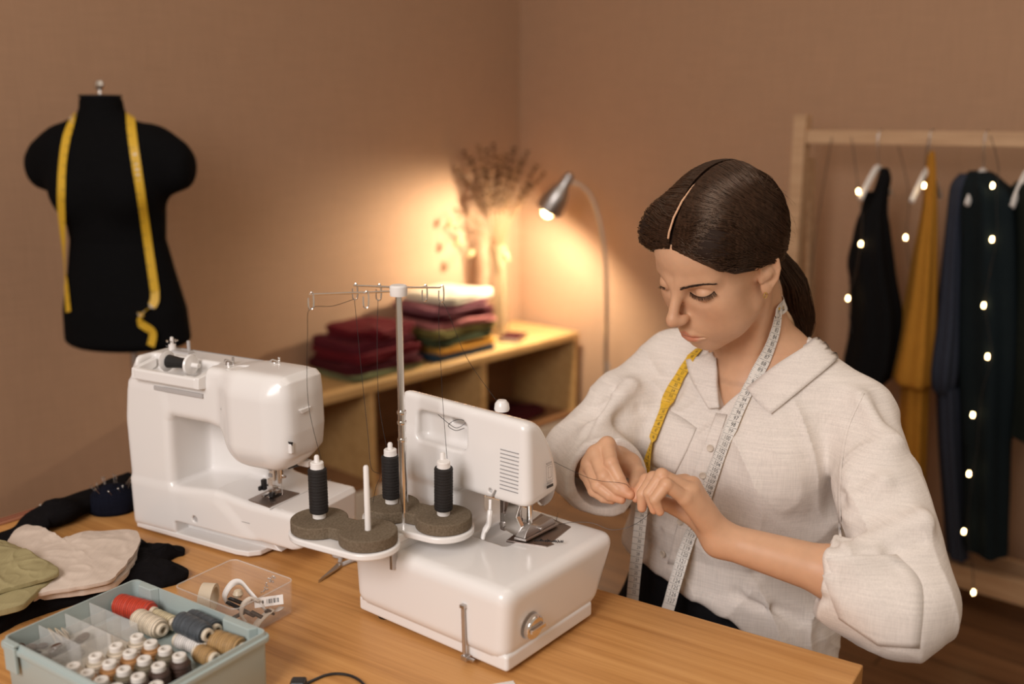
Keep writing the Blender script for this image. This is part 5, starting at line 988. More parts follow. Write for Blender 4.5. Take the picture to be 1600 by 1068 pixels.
# ================================================================ the seated person
HC = np.array((0.307, 1.444, 1.2065)); XR = np.array((-0.6249, 0.7732, 0.1079)); FW = np.array((-0.7115, -0.5073, -0.4862)); UP = np.array((-0.3212, -0.3807, 0.8672))
FW /= np.linalg.norm(FW); XR -= FW*(XR@FW); XR /= np.linalg.norm(XR); UP = np.cross(XR, FW)
HR = np.stack([XR, FW, UP]).astype(np.float32)             # rows: her right, forward, up
def hl(P): return (P-HC.astype(np.float32))@HR.T
def hw(q): return Vector(HC+np.array(q)@HR)
def f_headlocal(Q):
    x, y, z = Q[:, 0], Q[:, 1], Q[:, 2]; S = Q.copy(); S[:, 0] = np.abs(x)
    d = s_ell(Q, (0, -0.014, 0.042), (0.072, 0.092, 0.088))
    d = smin(d, s_ell(Q, (0, 0.040, 0.058), (0.060, 0.050, 0.048)), 0.03)
    d = smin(d, s_ell(Q, (0, 0.028, -0.022), (0.054, 0.060, 0.078)), 0.03)
    d = smin(d, s_cone(S, (0.047, 0.006, -0.046), (0.013, 0.061, -0.084), 0.017, 0.014), 0.03)
    d = smin(d, s_ell(Q, (0, 0.069, -0.083), (0.017, 0.014, 0.0135)), 0.018)
    d = smin(d, s_ball(S, (0.039, 0.054, -0.010), 0.0235), 0.03)
    d = smin(d, s_ell(Q, (0, 0.074, -0.050), (0.027, 0.022, 0.026)), 0.02)
    d = smin(d, s_cone(S, (0.012, 0.083, 0.034), (0.042, 0.066, 0.036), 0.0095, 0.0085), 0.016)
    d = smax(d, -s_ell(S, (0.0335, 0.092, 0.017), (0.0165, 0.0125, 0.0105)), 0.014)
    d = smin(d, s_ball(S, (0.0345, 0.0735, 0.0165), 0.0128), 0.003)
    d = smin(d, s_cone(Q, (0, 0.086, 0.030), (0, 0.1135, -0.010), 0.0070, 0.0078), 0.014)
    d = smin(d, s_ell(Q, (0, 0.1150, -0.0165), (0.0080, 0.0094, 0.0078)), 0.009)
    d = smin(d, s_ell(S, (0.0088, 0.1030, -0.0200), (0.0056, 0.0090, 0.0062)), 0.010)
    d = smin(d, s_ball(S, (0.034, 0.044, -0.046), 0.0270), 0.03)
    d = smax(d, -s_ell(S, (0.0062, 0.1060, -0.0290), (0.0030, 0.0050, 0.0042)), 0.003)
    d = smin(d, s_line(S, [(0, 0.0945, -0.0515), (0.009, 0.0940, -0.0522), (0.0225, 0.0850, -0.0572)], [0.0052, 0.0052, 0.0020]), 0.006)
    d = smin(d, s_line(S, [(0, 0.0930, -0.0630), (0.011, 0.0905, -0.0625), (0.0205, 0.0850, -0.0592)], [0.0062, 0.0056, 0.0022]), 0.006)
    d = smax(d, -s_line(S, [(0, 0.1003, -0.0570), (0.011, 0.0976, -0.0575), (0.0240, 0.0875, -0.0585)], [0.0012, 0.0012, 0.0010]), 0.0035)
    # ears
    n = np.array((0.90, 0.43, 0.0)); t = np.array((0.43, -0.90, 0.0)); up = np.array((0.0, -0.20, 0.98)); n -= up*(n@up); n /= np.linalg.norm(n); t = np.cross(up, n)*1.0
    if t[1] > 0: t = -t
    E = np.stack([t, up, n]).astype(np.float32); q = (S-A3((0.0755, -0.012, 0.002)))@E.T
    e = s_ell(q, (0.001, 0.002, 0), (0.0165, 0.0285, 0.0040))
    e = smin(e, s_ell(q, (-0.004, -0.0235, 0.0005), (0.0075, 0.0085, 0.0040)), 0.006)
    e = smax(e, -s_ell(q, (0.001, -0.003, 0.0065), (0.0085, 0.0115, 0.0075)), 0.003)
    e = smax(e, -s_line(q, [(-0.003, 0.019, 0.0050), (0.006, 0.014, 0.0052), (0.0105, 0.002, 0.005)], [0.0030, 0.0034, 0.0025]), 0.002)
    e = smin(e, s_line(q, [(-0.0105, 0.000, 0.003), (-0.0125, 0.014, 0.003), (-0.005, 0.027, 0.0025), (0.006, 0.0275, 0.002), (0.0145, 0.018, 0.002), (0.0168, 0.004, 0.0015), (0.0130, -0.011, 0.001), (0.005, -0.020, 0.001)], [0.0020, 0.0028, 0.0031, 0.0031, 0.0030, 0.0028, 0.0026, 0.0026]), 0.0025)
    e = smin(e, s_ell(q, (-0.0115, -0.006, 0.0025), (0.0038, 0.0058, 0.0035)), 0.004)
    e = smin(e, s_cone(q, (-0.006, 0.0, -0.010), (-0.002, 0.0, -0.002), 0.013, 0.010), 0.006)
    pt = [(0, 0.0815, 0.1065), (0, 0.0770, 0.1135), (0, 0.0620, 0.1282), (0, 0.0400, 0.1408), (0, 0.0150, 0.1482), (0, -0.0100, 0.1500)]
    d = smin(d, s_line(Q, pt, [0.0016]*5+[0.0006]), 0.003)
    return smin(d, e, 0.005)
NB = (0.397, 1.535, 1.072); CT = np.array((0.39, 1.535)); TL = np.array((0.766, -0.643)); TF = np.array((-0.643, -0.766))
tz = [0.44, 0.50, 0.62, 0.74, 0.85, 0.95, 1.00, 1.035, 1.07]
tx = [0.36, 0.36, 0.362, 0.367, 0.383, 0.393, 0.397, 0.397, 0.396]; ty = [1.585, 1.58, 1.57, 1.56, 1.547, 1.538, 1.535, 1.535, 1.536]
ta = [0.15, 0.170, 0.165, 0.128, 0.135, 0.150, 0.155, 0.130, 0.075]; tb_ = [0.11, 0.115, 0.112, 0.090, 0.100, 0.108, 0.092, 0.072, 0.055]
SL, EL, WL_ = (0.515, 1.430, 0.985), (0.522, 1.200, 0.808), tuple(at(1125, 842, Y=1.28))
SRr, ER, WRr = (0.278, 1.632, 1.012), tuple(at(912, 710, Y=1.525)), tuple(at(962, 722, Y=1.42))
def stack(P, da, db):
    z = P[:, 2]; cx_, cy_ = np.interp(z, tz, tx), np.interp(z, tz, ty); a, b = np.interp(z, tz, ta)+da, np.interp(z, tz, tb_)+db
    dx, dy = P[:, 0]-cx_, P[:, 1]-cy_; u = dx*TL[0]+dy*TL[1]; v = dx*TF[0]+dy*TF[1]
    k = np.sqrt((u/a)**2+(v/b)**2); return (k-1)*np.minimum(a, b)*0.92
def V2(px, py, Y): return tuple(at(px, py, Y=Y))
HANDL = {'pinky': ([V2(1070, 778, 1.255), V2(1041, 757, 1.247), V2(1023, 780, 1.242), V2(1031, 799, 1.243)], 0.0088), 'ring': ([V2(1081, 767, 1.268), V2(1034, 742, 1.262), V2(1014, 770, 1.257), V2(1022, 796, 1.256)], 0.0094),
         'middle': ([V2(1082, 757, 1.286), V2(1021, 747, 1.281), V2(1004, 772, 1.278), V2(1003, 793, 1.276)], 0.0097), 'index': ([V2(1070, 753, 1.306), V2(1010, 750, 1.300), V2(999, 766, 1.296), V2(994, 778, 1.291)], 0.0094)}
THL = [V2(1100, 815, 1.302), V2(1056, 792, 1.318), V2(1020, 780, 1.312), V2(998, 775, 1.303)]
HANDR = {'index': ([V2(949, 694, 1.352), V2(955, 723, 1.316), V2(968, 748, 1.302), V2(978, 763, 1.295)], 0.0098), 'middle': ([V2(930, 708, 1.348), V2(944, 744, 1.310), V2(966, 764, 1.298), V2(985, 773, 1.290)], 0.0099),
         'ring': ([V2(920, 724, 1.350), V2(934, 758, 1.314), V2(953, 773, 1.303), V2(971, 780, 1.297)], 0.0095), 'pinky': ([V2(916, 740, 1.356), V2(928, 766, 1.326), V2(943, 777, 1.312), V2(956, 781, 1.305)], 0.0087)}
THR = [V2(983, 726, 1.395), V2(996, 739, 1.362), V2(993, 757, 1.325), V2(985, 767, 1.301)]
def f_hand(P, H_, TH, wr, fore, wr_r):
    d = s_cone(P, fore, wr, 0.0345, wr_r); pal = None
    for n, (pts, r) in H_.items():
        e = s_cone(P, wr, pts[0], 0.0150, r*1.22); pal = e if pal is None else smin(pal, e, 0.014)
    d = smin(d, pal, 0.016)
    d = smin(d, s_line(P, [wr]+TH[:2], [0.014, 0.0165, 0.0120], 0.01), 0.014)
    fs = None
    for n, (pts, r) in H_.items():
        e = s_line(P, pts, [r*1.10, r*0.98, r*0.84, r*0.66], 0.0015)
        for j in (1,): e = smin(e, s_ball(P, pts[j], r*1.03), 0.002)
        fs = e if fs is None else np.minimum(fs, e)
        d = smin(d, e, 0.0035)
    d = smin(d, s_line(P, TH[1:], [0.0112, 0.0100, 0.0075], 0.002), 0.004)
    return d
def f_armL(P): return smin(s_cone(P, SL, EL, 0.047, 0.040), s_cone(P, EL, tuple(np.array(EL)*0.6+np.array(WL_)*0.4), 0.040, 0.0375), 0.02)
FL_ = tuple(np.array(EL)*0.65+np.array(WL_)*0.35); FR_ = tuple(np.array(ER)*0.5+np.array(WRr)*0.5)
def f_handL(P): return smin(f_hand(P, HANDL, THL, WL_, FL_, 0.0235), s_cone(P, EL, FL_, 0.038, 0.0365), 0.02)
def f_handR(P): return smin(f_hand(P, HANDR, THR, WRr, FR_, 0.0235), s_cone(P, ER, FR_, 0.039, 0.036), 0.02)
def f_neck(P):
    hb = tuple(hw((0, -0.028, -0.040))); mid = tuple(hw((0, -0.035, -0.075)))
    d = s_line(P, [hb, mid, NB], [0.047, 0.0460, 0.052], 0.02)
    no = (NB[0]+TF[0]*0.055, NB[1]+TF[1]*0.055, 1.015)        # notch of the collar bones
    for s in (-1, 1):
        mz = hw((-s*0.055, -0.025, -0.035)); d = smin(d, s_cone(P, tuple(mz), no, 0.010, 0.007), 0.02)
        sh = SL if s > 0 else SRr
        d = smin(d, s_cone(P, (NB[0], NB[1], NB[2]-0.024), (sh[0], sh[1], sh[2]), 0.040, 0.028), 0.035)
        d = smin(d, s_cone(P, no, (no[0]*0.35+sh[0]*0.65, no[1]*0.35+sh[1]*0.65, sh[2]+0.035), 0.0085, 0.0085), 0.02)
    return d
def f_torso(P):
    d = stack(P, 0, 0); d = smax(d, P[:, 2]-1.075, 0.03)
    d = smax(d, 0.46-P[:, 2], 0.03)
    for s in (-1, 1): c = CT+TL*s*0.065+TF*0.085; d = smin(d, s_ball(P, (c[0], c[1], 0.915), 0.05), 0.05)
    return d
def f_upper(P): return smin(smin(f_headlocal(hl(P)), f_neck(P), 0.014), f_torso(P), 0.05)
# ---------------------------------------------------------------- shirt
LAT = np.random.default_rng(3).random((32, 32, 32)).astype(np.float32)
def vnoise(Q):                                            # smooth lattice noise, 0..1
    I = np.floor(Q).astype(np.int64); f = (Q-I).astype(np.float32); f = f*f*f*(f*(f*6-15)+10); I &= 31; J = (I+1) & 31; o = 0
    for a in (0, 1):
        for b in (0, 1):
            for c in (0, 1):
                w = (f[:, 0] if a else 1-f[:, 0])*(f[:, 1] if b else 1-f[:, 1])*(f[:, 2] if c else 1-f[:, 2])
                o = o+w*LAT[(J if a else I)[:, 0], (J if b else I)[:, 1], (J if c else I)[:, 2]]
    return o
ROTS = [np.linalg.qr(np.random.default_rng(k).normal(size=(3, 3)))[0].astype(np.float32) for k in (1, 2, 3)]
def waves(P):                                             # soft creases of loose linen, in metres
    Q = P@ROTS[0]; w = vnoise(Q*A3((8, 19, 8))+5); r1 = (1-np.abs(2*w-1))**2
    Q2 = P@ROTS[1]; w2 = vnoise(Q2*A3((22, 10, 22))+9); r2 = (1-np.abs(2*w2-1))**2
    return r1*0.0068+r2*0.0026+vnoise((P@ROTS[2])*50)*0.0008-0.0034
CUFFL = np.array(EL)*0.58+np.array(WL_)*0.42; FDL = np.array(WL_)-np.array(EL); FDL = FDL/np.linalg.norm(FDL)
CR = np.array(at(946, 744, Y=1.415)); FDR = CR-np.array(ER); FDR = FDR/np.linalg.norm(FDR)
hA, hB = at(1012, 888, Y=1.455), at(1126, 968, Y=1.395)
sA, sB = (hA.x-CT[0])*TL[0]+(hA.y-CT[1])*TL[1], (hB.x-CT[0])*TL[0]+(hB.y-CT[1])*TL[1]
def plane_px(px, py, dist):                                # sight line meets a plane facing the chest
    q = np.array(at(px, py, Y=1.0)); o = np.array((0, 0, H)); d = q-o; n = np.array((TF[0], TF[1], 0)); c = np.array((CT[0], CT[1], 0))+n*dist
    t = ((c-o)@n)/(d@n); p = o+d*t; return ((p[0]-CT[0])*TL[0]+(p[1]-CT[1])*TL[1], p[2])
VPOLY = [plane_px(x, y, dd) for x, y, dd in ((1106, 500, 0.075), (1109, 552, 0.085), (1115, 600, 0.095), (1127, 640, 0.105), (1144, 622, 0.10), (1166, 603, 0.09), (1212, 568, 0.075), (1262, 538, 0.05), (1262, 470, 0.03))]
FOLDS = []
def f_shirt(P):
    z = P[:, 2]; dx, dy = P[:, 0]-CT[0], P[:, 1]-CT[1]; u = dx*TL[0]+dy*TL[1]; v = dx*TF[0]+dy*TF[1]
    ex = np.interp(z, [0.60, 0.70, 0.745, 0.78, 0.85, 0.95, 1.02, 1.06], [0.035, 0.045, 0.052, 0.056, 0.040, 0.026, 0.018, 0.012])
    d = stack(P, ex, ex*0.95); d = smax(d, z-1.075, 0.03)
    for s in (-1, 1): c = CT+TL*s*0.065+TF*0.088; d = smin(d, s_ball(P, (c[0], c[1], 0.912), 0.062), 0.06)
    for sh in (SL, SRr): d = smin(d, s_cone(P, (NB[0], NB[1], NB[2]-0.012), (sh[0], sh[1], sh[2]+0.004), 0.056, 0.050), 0.03)
    zh = np.interp(u, [sA-0.04, sA, sB, sB+0.12], [hA.z-0.030, hA.z-0.034, hB.z-0.015, hB.z-0.16]); d = smax(d, zh-z, 0.022)
    # left sleeve with its wide rolled cuff
    e = s_line(P, [SL, tuple(np.array(SL)*0.5+np.array(EL)*0.5+np.array((0.004, 0.008, 0.004))), tuple(np.array(EL)+np.array((0.004, 0.0, -0.004)))], [0.053, 0.057, 0.060], 0.02)
    t = (P-A3(CUFFL))@A3(FDL)
    c = s_line(P, [tuple(np.array(EL)+np.array((-0.010, 0.0, -0.018))), tuple(CUFFL+FDL*0.03+np.array((0, 0, -0.004)))], [0.066, 0.052])
    c = smax(c, t, 0.006); ci = s_cone(P, tuple(CUFFL-FDL*0.05), tuple(CUFFL+FDL*0.08), 0.0395, 0.0425)
    e = smin(e, c, 0.014)
    # right sleeve
    g = s_line(P, [SRr, tuple(np.array(SRr)*0.5+np.array(ER)*0.5+np.array((-0.006, -0.004, 0.0))), ER], [0.060, 0.062, 0.060], 0.02)
    t2 = (P-A3(CR))@A3(FDR); c2 = s_cone(P, tuple(np.array(ER)+np.array((0, 0, -0.006))), tuple(CR+FDR*0.02), 0.064, 0.060); c2 = smax(c2, t2, 0.008)
    ci2 = s_cone(P, tuple(CR-FDR*0.07), tuple(CR+FDR*0.08), 0.044, 0.053)
    g = smin(g, c2, 0.012)
    d = smin(d, e, 0.020); d = smin(d, g, 0.020)
    for (a, b, r, k, s) in FOLDS:
        q = s_cone(P, a, b, r, r*0.6); d = smin(d, q, k) if s > 0 else smax(d, -q, k)
    d = d-waves(P)*np.clip((1.08-z)*12, 0, 1)
    d = smax(d, -ci, 0.005); d = smax(d, -ci2, 0.005)
    # neck opening
    nk = s_cone(P, (NB[0], NB[1], NB[2]-0.02), tuple(hw((0, -0.03, -0.07))), 0.074, 0.080); d = smax(d, -nk, 0.006)
    vv = np.maximum(s_poly2(u, z, VPOLY), -v+0.0); d = smax(d, -vv, 0.004)
    return d
SKIN = (0.63, 0.365, 0.220)
m = mat('skin', SKIN, 0.46, spec=0.4); b = bsdf(m); b.inputs['Subsurface Weight'].default_value = 0.12; b.inputs['Subsurface Radius'].default_value = (0.008, 0.003, 0.0015); b.inputs['Subsurface Scale'].default_value = 1.0
at_ = nd(m, 'ShaderNodeAttribute'); at_.attribute_name = 'tint'; mx = nd(m, 'ShaderNodeMix', data_type='RGBA', blend_type='MULTIPLY'); mx.inputs[0].default_value = 1
nz = noise_tex(m, coords(m, (60, 60, 60)), 1, 3); lk(m, ramp(m, nz, [(0.3, mul(SKIN, 0.96)), (0.7, mul(SKIN, 1.04))]), mx.inputs[6]); lk(m, at_.outputs['Color'], mx.inputs[7]); lk(m, mx.outputs[2], b.inputs['Base Color'])
bump(m, noise_tex(m, coords(m, (900, 900, 900)), 1, 2), 0.05, 0.0004)
LIN = (0.76, 0.70, 0.645)
m = mat('linen', LIN, 0.9, spec=0.15); b = bsdf(m); b.inputs['Sheen Weight'].default_value = 0.1
na = noise_tex(m, coords(m, (520, 520, 22)), 1, 3, 0.6); nb2 = noise_tex(m, coords(m, (22, 22, 520)), 1, 3, 0.6)
ad = nd(m, 'ShaderNodeMath', operation='ADD'); lk(m, na, ad.inputs[0]); lk(m, nb2, ad.inputs[1]); hf = nd(m, 'ShaderNodeMath', operation='MULTIPLY'); lk(m, ad.outputs[0], hf.inputs[0]); hf.inputs[1].default_value = 0.5
lk(m, ramp(m, hf.outputs[0], [(0.34, mul(LIN, 0.88)), (0.66, mul(LIN, 1.10))]), b.inputs['Base Color']); bump(m, hf.outputs[0], 0.35, 0.0006)
ps = thing('person', 'seated person in a white linen shirt with dark tied hair holding a thread', 'person', (0.36, 1.575, 0))
PO = np.array((0.36, 1.575, 0.0))
def world_part(name, parts, mats, parent, color=None):
    o = sdf_obj(name, [(V-PO, Fq, N) for V, Fq, N in parts], mats, parent, (lambda vs: color(vs+PO)) if color else None); return o
def box_of(pts, pad): a = np.array(pts); return a.min(0)-pad, a.max(0)+pad
lh = np.array([hw(q) for q in ((-0.1, -0.12, -0.12), (0.1, 0.14, 0.14), (0.1, -0.12, -0.12), (-0.1, 0.14, 0.14), (-0.1, 0.14, -0.12), (0.1, 0.14, -0.12), (0.1, -0.12, 0.14), (-0.1, -0.12, 0.14))])
hd_lo, hd_hi = lh.min(0), lh.max(0); hd_lo[2] = 1.02; hd_hi[0] = 0.50; hd_lo[0] = 0.16; hd_hi[1] = 1.62
parts_b = [sdf_mesh(f_upper, hd_lo, hd_hi, 0.0018)]
lowlo, lowhi = np.array((0.18, 1.36, 0.46)), np.array((0.62, 1.74, 1.0285)); parts_b.append(sdf_mesh(f_upper, lowlo, (0.62, 1.74, 1.028), 0.005))
lo, hi = box_of([p for k in HANDL.values() for p in k[0]]+THL+[WL_, FL_, EL], 0.05); parts_b.append(sdf_mesh(f_handL, lo, hi, 0.0017))
lo, hi = box_of([p for k in HANDR.values() for p in k[0]]+THR+[WRr, FR_, ER], 0.05); parts_b.append(sdf_mesh(f_handR, lo, hi, 0.0017))
parts_b.append(sdf_mesh(lambda P: s_cone(P, SL, EL, 0.047, 0.040), *box_of([SL, EL], 0.06), 0.006)); parts_b.append(sdf_mesh(lambda P: s_cone(P, SRr, ER, 0.047, 0.040), *box_of([SRr, ER], 0.06), 0.006))
def body_tint(V):
    q = hl(V.astype(np.float32)); c = np.ones((len(V), 4)); x, y, z = np.abs(q[:, 0]), q[:, 1], q[:, 2]
    face = y > 0.03
    lip = np.clip(1-np.maximum(0, np.sqrt((x/0.0205)**2+((z+0.0572-0.0016*np.cos(x*300))/0.0098)**2)-0.82)/0.22, 0, 1)*(y > 0.082)
    ck = np.exp(-((x-0.042)/0.020)**2-((z+0.018)/0.020)**2)*face*0.5; ns = np.exp(-(x/0.012)**2-((z+0.018)/0.012)**2)*face*(y > 0.098)*0.5
    c[:, 1] *= 1-0.36*lip-0.10*ck-0.12*ns; c[:, 2] *= 1-0.36*lip-0.12*ck-0.14*ns; c[:, 0] *= 1-0.08*lip
    for H_ in (HANDL, HANDR):
        for n, (pts, r) in H_.items():
            w = np.exp(-(np.linalg.norm(V-np.array(pts[3]), axis=1)/0.012)**2)+0.6*np.exp(-(np.linalg.norm(V-np.array(pts[1]), axis=1)/0.010)**2)
            c[:, 1] *= 1-0.10*w; c[:, 2] *= 1-0.13*w
    return c
world_part('body', parts_b, 'skin', ps, body_tint)
_b = f_shirt; NF = []
for (xa, ya, xb, yb, off, r, k, sg_) in ((1393, 690, 1330, 742, -0.006, 0.0065, 0.030, 1), (1380, 752, 1325, 800, -0.006, 0.0065, 0.030, 1), (1440, 812, 1352, 850, -0.006, 0.0065, 0.030, 1), (1318, 842, 1395, 880, 0.004, 0.007, 0.014, -1), (1395, 880, 1425, 905, 0.003, 0.006, 0.014, -1),
        (1300, 872, 1362, 866, -0.006, 0.0065, 0.030, 1), (1385, 905, 1400, 985, 0.003, 0.005, 0.014, -1),  (1316, 775, 1306, 850, 0.004, 0.008, 0.014, -1), (1345, 620, 1382, 680, -0.006, 0.0065, 0.030, 1), 
        (985, 600, 925, 670, -0.006, 0.0065, 0.030, 1), (1000, 640, 950, 690, 0.003, 0.005, 0.014, -1), (960, 610, 905, 690, 0.003, 0.004, 0.014, -1), (1180, 900, 1290, 935, 0.003, 0.005, 0.016, -1), (1150, 930, 1270, 975, 0.003, 0.005, 0.016, -1), (1030, 830, 1000, 870, 0.002, 0.004, 0.012, -1), (1060, 600, 1020, 680, 0.003, 0.004, 0.016, -1)):
    a, b = [sight(_b, lambda q: q, x, y, 0.0, 2.4, 1.12) for x, y in ((xa, ya), (xb, yb))]
    if a and b:
        d = (a-Vector((0, 0, H))).normalized()*(-off); NF.append((tuple(a+d*(1 if sg_ < 0 else -1)*(1 if off > 0 else 1)), tuple(b+d*(1 if sg_ < 0 else -1)), r, k, sg_))
FOLDS += NF
slo, shi = np.array((0.02, 1.08, 0.56)), np.array((0.66, 1.80, 1.10))
world_part('shirt', [sdf_mesh(f_shirt, slo, shi, 0.0040)], 'linen', ps)
# trousers and shoes (below the table)
HIPc = np.array((0.36, 1.575, 0.535))
def leg_pts(s):
    h = HIPc+np.array((TL[0], TL[1], 0))*s*0.085; k = h+np.array((TF[0], TF[1], 0))*0.36+np.array((TL[0], TL[1], 0))*s*0.02+np.array((0, 0, -0.035)); f = k+np.array((0, 0, -0.40))+np.array((TF[0], TF[1], 0))*0.02; return tuple(h), tuple(k), tuple(f)
def f_trous(P):
    d = stack(P, 0.012, 0.012); d = smax(d, P[:, 2]-0.765, 0.006); d = smax(d, 0.50-P[:, 2], 0.04)
    for s in (-1, 1): h, k, f = leg_pts(s); d = smin(d, s_line(P, [h, k, f], [0.098, 0.072, 0.055], 0.02), 0.03)
    return smax(d, 0.092-P[:, 2], 0.004)
world_part('trousers', [sdf_mesh(f_trous, (-0.10, 1.05, 0.07), (0.60, 1.76, 0.78), 0.006)], 'black_cloth', ps)
for s in (-1, 1):
    h, k, f = leg_pts(s); a = np.array(f); a[2] = 0.04; b_ = a+np.array((TF[0], TF[1], 0))*0.16; b_[2] = 0.028
    world_part('shoe', [sdf_mesh(lambda P: smax(smin(s_cone(P, tuple(a), tuple(b_), 0.042, 0.034), s_cone(P, tuple(a), (a[0], a[1], 0.085), 0.04, 0.044), 0.03), 0.0015-P[:, 2], 0.002), np.minimum(a, b_)-0.06, np.maximum(a, b_)+0.07, 0.006)], 'black_plastic', ps)
# ---------------------------------------------------------------- drape helpers on the person
def f_all(P): return np.minimum(f_shirt(P), f_upper(P))
def hit(px, py, off=0.002, f=f_all): return sight(f, lambda q: q, px, py, off, 2.4, 1.15)
def lid(v): return Vector(PO.tolist())
POv = Vector(PO.tolist())
def patch(name, quad_rows, off, th, m_, f=f_shirt, n=14, bulge=0.0, ang=180):
    """quad_rows: two or more pixel polylines; the patch lies on the surface between them"""
    L = [spline([(x, y, 0) for x, y in r], 12) for r in quad_rows]; ev = []
    for r in L:
        ln = [0]
        for i in range(len(r)-1): ln.append(ln[-1]+(r[i+1]-r[i]).length)
        o = []
        for k in range(n+1):
            s = ln[-1]*k/n; i = max(0, min(len(r)-2, next((j for j in range(len(ln)-1) if ln[j+1] >= s-1e-9), len(ln)-2))); t = (s-ln[i])/max(ln[i+1]-ln[i], 1e-9); o.append(r[i].lerp(r[i+1], t))
        ev.append(o)
    m_n = 8; rows = []; req = []
    for q in range(m_n+1):
        s = q/m_n*(len(ev)-1); i = min(int(s), len(ev)-2); t = s-i
        for k in range(n+1): p = ev[i][k].lerp(ev[i+1][k], t); req.append((p.x, p.y, off+bulge*math.sin(PI*q/m_n)))
    got = vsight(f, req, 2.4, 1.15); rows = [got[a*(n+1):(a+1)*(n+1)] for a in range(m_n+1)]
    for q in range(0):
        s = q/m_n*(len(ev)-1); i = min(int(s), len(ev)-2); t = s-i; row = []
        for k in range(n+1):
            p = ev[i][k].lerp(ev[i+1][k], t); w = hit(p.x, p.y, off+bulge*math.sin(PI*q/m_n), f); row.append(w)
        rows.append(row)
    flat = [p for r in rows for p in r if p]
    for r in rows:
        for k in range(len(r)):
            if r[k] is None: r[k] = min(flat, key=lambda a: 0) if not any(r) else next(x for x in r if x)
    bm = BM(); grid(bm, [[p-POv for p in r] for r in rows]); o = obj(name, bm, m_, ps, ang=ang); solidify(o, th); return o
patch('pocket', [[(1044, 640), (1066, 652), (1088, 668)], [(1026, 690), (1048, 702), (1072, 706)], [(1010, 722), (1030, 732), (1054, 741)]], 0.0012, 0.0012, 'linen')
patch('placket', [[(1119, 645), (1098, 700), (1075, 760), (1058, 820), (1043, 880)], [(1136, 647), (1117, 704), (1097, 764), (1082, 822), (1066, 884)]], 0.0012, 0.0012, 'linen', n=24)
for (x, y) in ((1110, 700), (1098, 742), (1036, 865), (1063, 815)):
    p = hit(x, y, 0.0030, f_shirt)
    if p:
        nn = ngrad(f_shirt, p); bm = BM(); lathe(bm, [(0, 0), (0.0052, 0), (0.0056, 0.001), (0.0048, 0.0022), (0.0035, 0.0014), (0, 0.0013)], 20, p-POv, nn); obj('shirt_button', bm, 'beige_elastic', ps)

patch('rolled_cuff', [[(1277, 874), (1290, 912), (1311, 966)], [(1335, 867), (1362, 925), (1372, 1008)], [(1400, 866), (1440, 915), (1436, 1012)]], 0.0010, 0.0022, 'linen', n=18, bulge=0.003)
patch('armhole_seam', [[(1347, 612), (1322, 668), (1311, 730), (1309, 790), (1311, 838)], [(1351, 614), (1326, 669), (1315, 730), (1313, 790), (1315, 838)]], 0.0004, 0.0008, 'linen', n=20)
# collar: two turned-down leaves with a stand round the neck
def leaf(rows, f=f_shirt): return rows
patch('collar', [[(1166, 606), (1212, 570), (1262, 538), (1272, 528), (1270, 521)], [(1184, 628), (1236, 588), (1284, 548), (1290, 532), (1284, 519)], [(1205, 646), (1258, 603), (1310, 558), (1313, 538), (1301, 518)]], 0.0055, 0.0018, 'linen', n=20, bulge=0.002)
patch('collar', [[(1118, 548), (1121, 590), (1124, 636)], [(1094, 556), (1103, 592), (1116, 637)], [(1072, 562), (1080, 592), (1107, 638)]], 0.0050, 0.0016, 'linen', n=14, bulge=0.002)
# ---------------------------------------------------------------- hair
def f_hair(Q):
    x, y, z = np.abs(Q[:, 0]), Q[:, 1], Q[:, 2]
    d = s_ell(Q, (0, -0.016, 0.046), (0.0825, 0.1050, 0.1060)); S_ = Q.copy(); S_[:, 0] = x; d = smin(d, s_ell(S_, (0.044, 0.034, 0.078), (0.042, 0.050, 0.046)), 0.02); d = smin(d, s_ell(Q, (0, -0.088, -0.030), (0.030, 0.028, 0.030)), 0.03)
    hl_ = np.interp(y, [-0.12, -0.07, -0.035, -0.012, 0.012, 0.040, 0.062, 0.080, 0.095], [-0.075, -0.055, -0.012, 0.024, 0.021, 0.033, 0.055, 0.0825, 0.096])
    d = smax(d, (hl_-z)*0.80, 0.010)
    return d
def to_surface(f, X, off, it=5):
    e = 0.0008
    for _ in range(it):
        d = f(X.astype(np.float32))-off; g = np.zeros_like(X)
        for q in range(3):
            s_ = np.zeros(3, np.float32); s_[q] = e; g[:, q] = (f((X+s_).astype(np.float32))-f((X-s_).astype(np.float32)))/(2*e)
        n = np.linalg.norm(g, axis=1)[:, None]; n[n < 0.2] = 1; X = X-np.clip(d, -0.02, 0.02)[:, None]*g/n
    return X
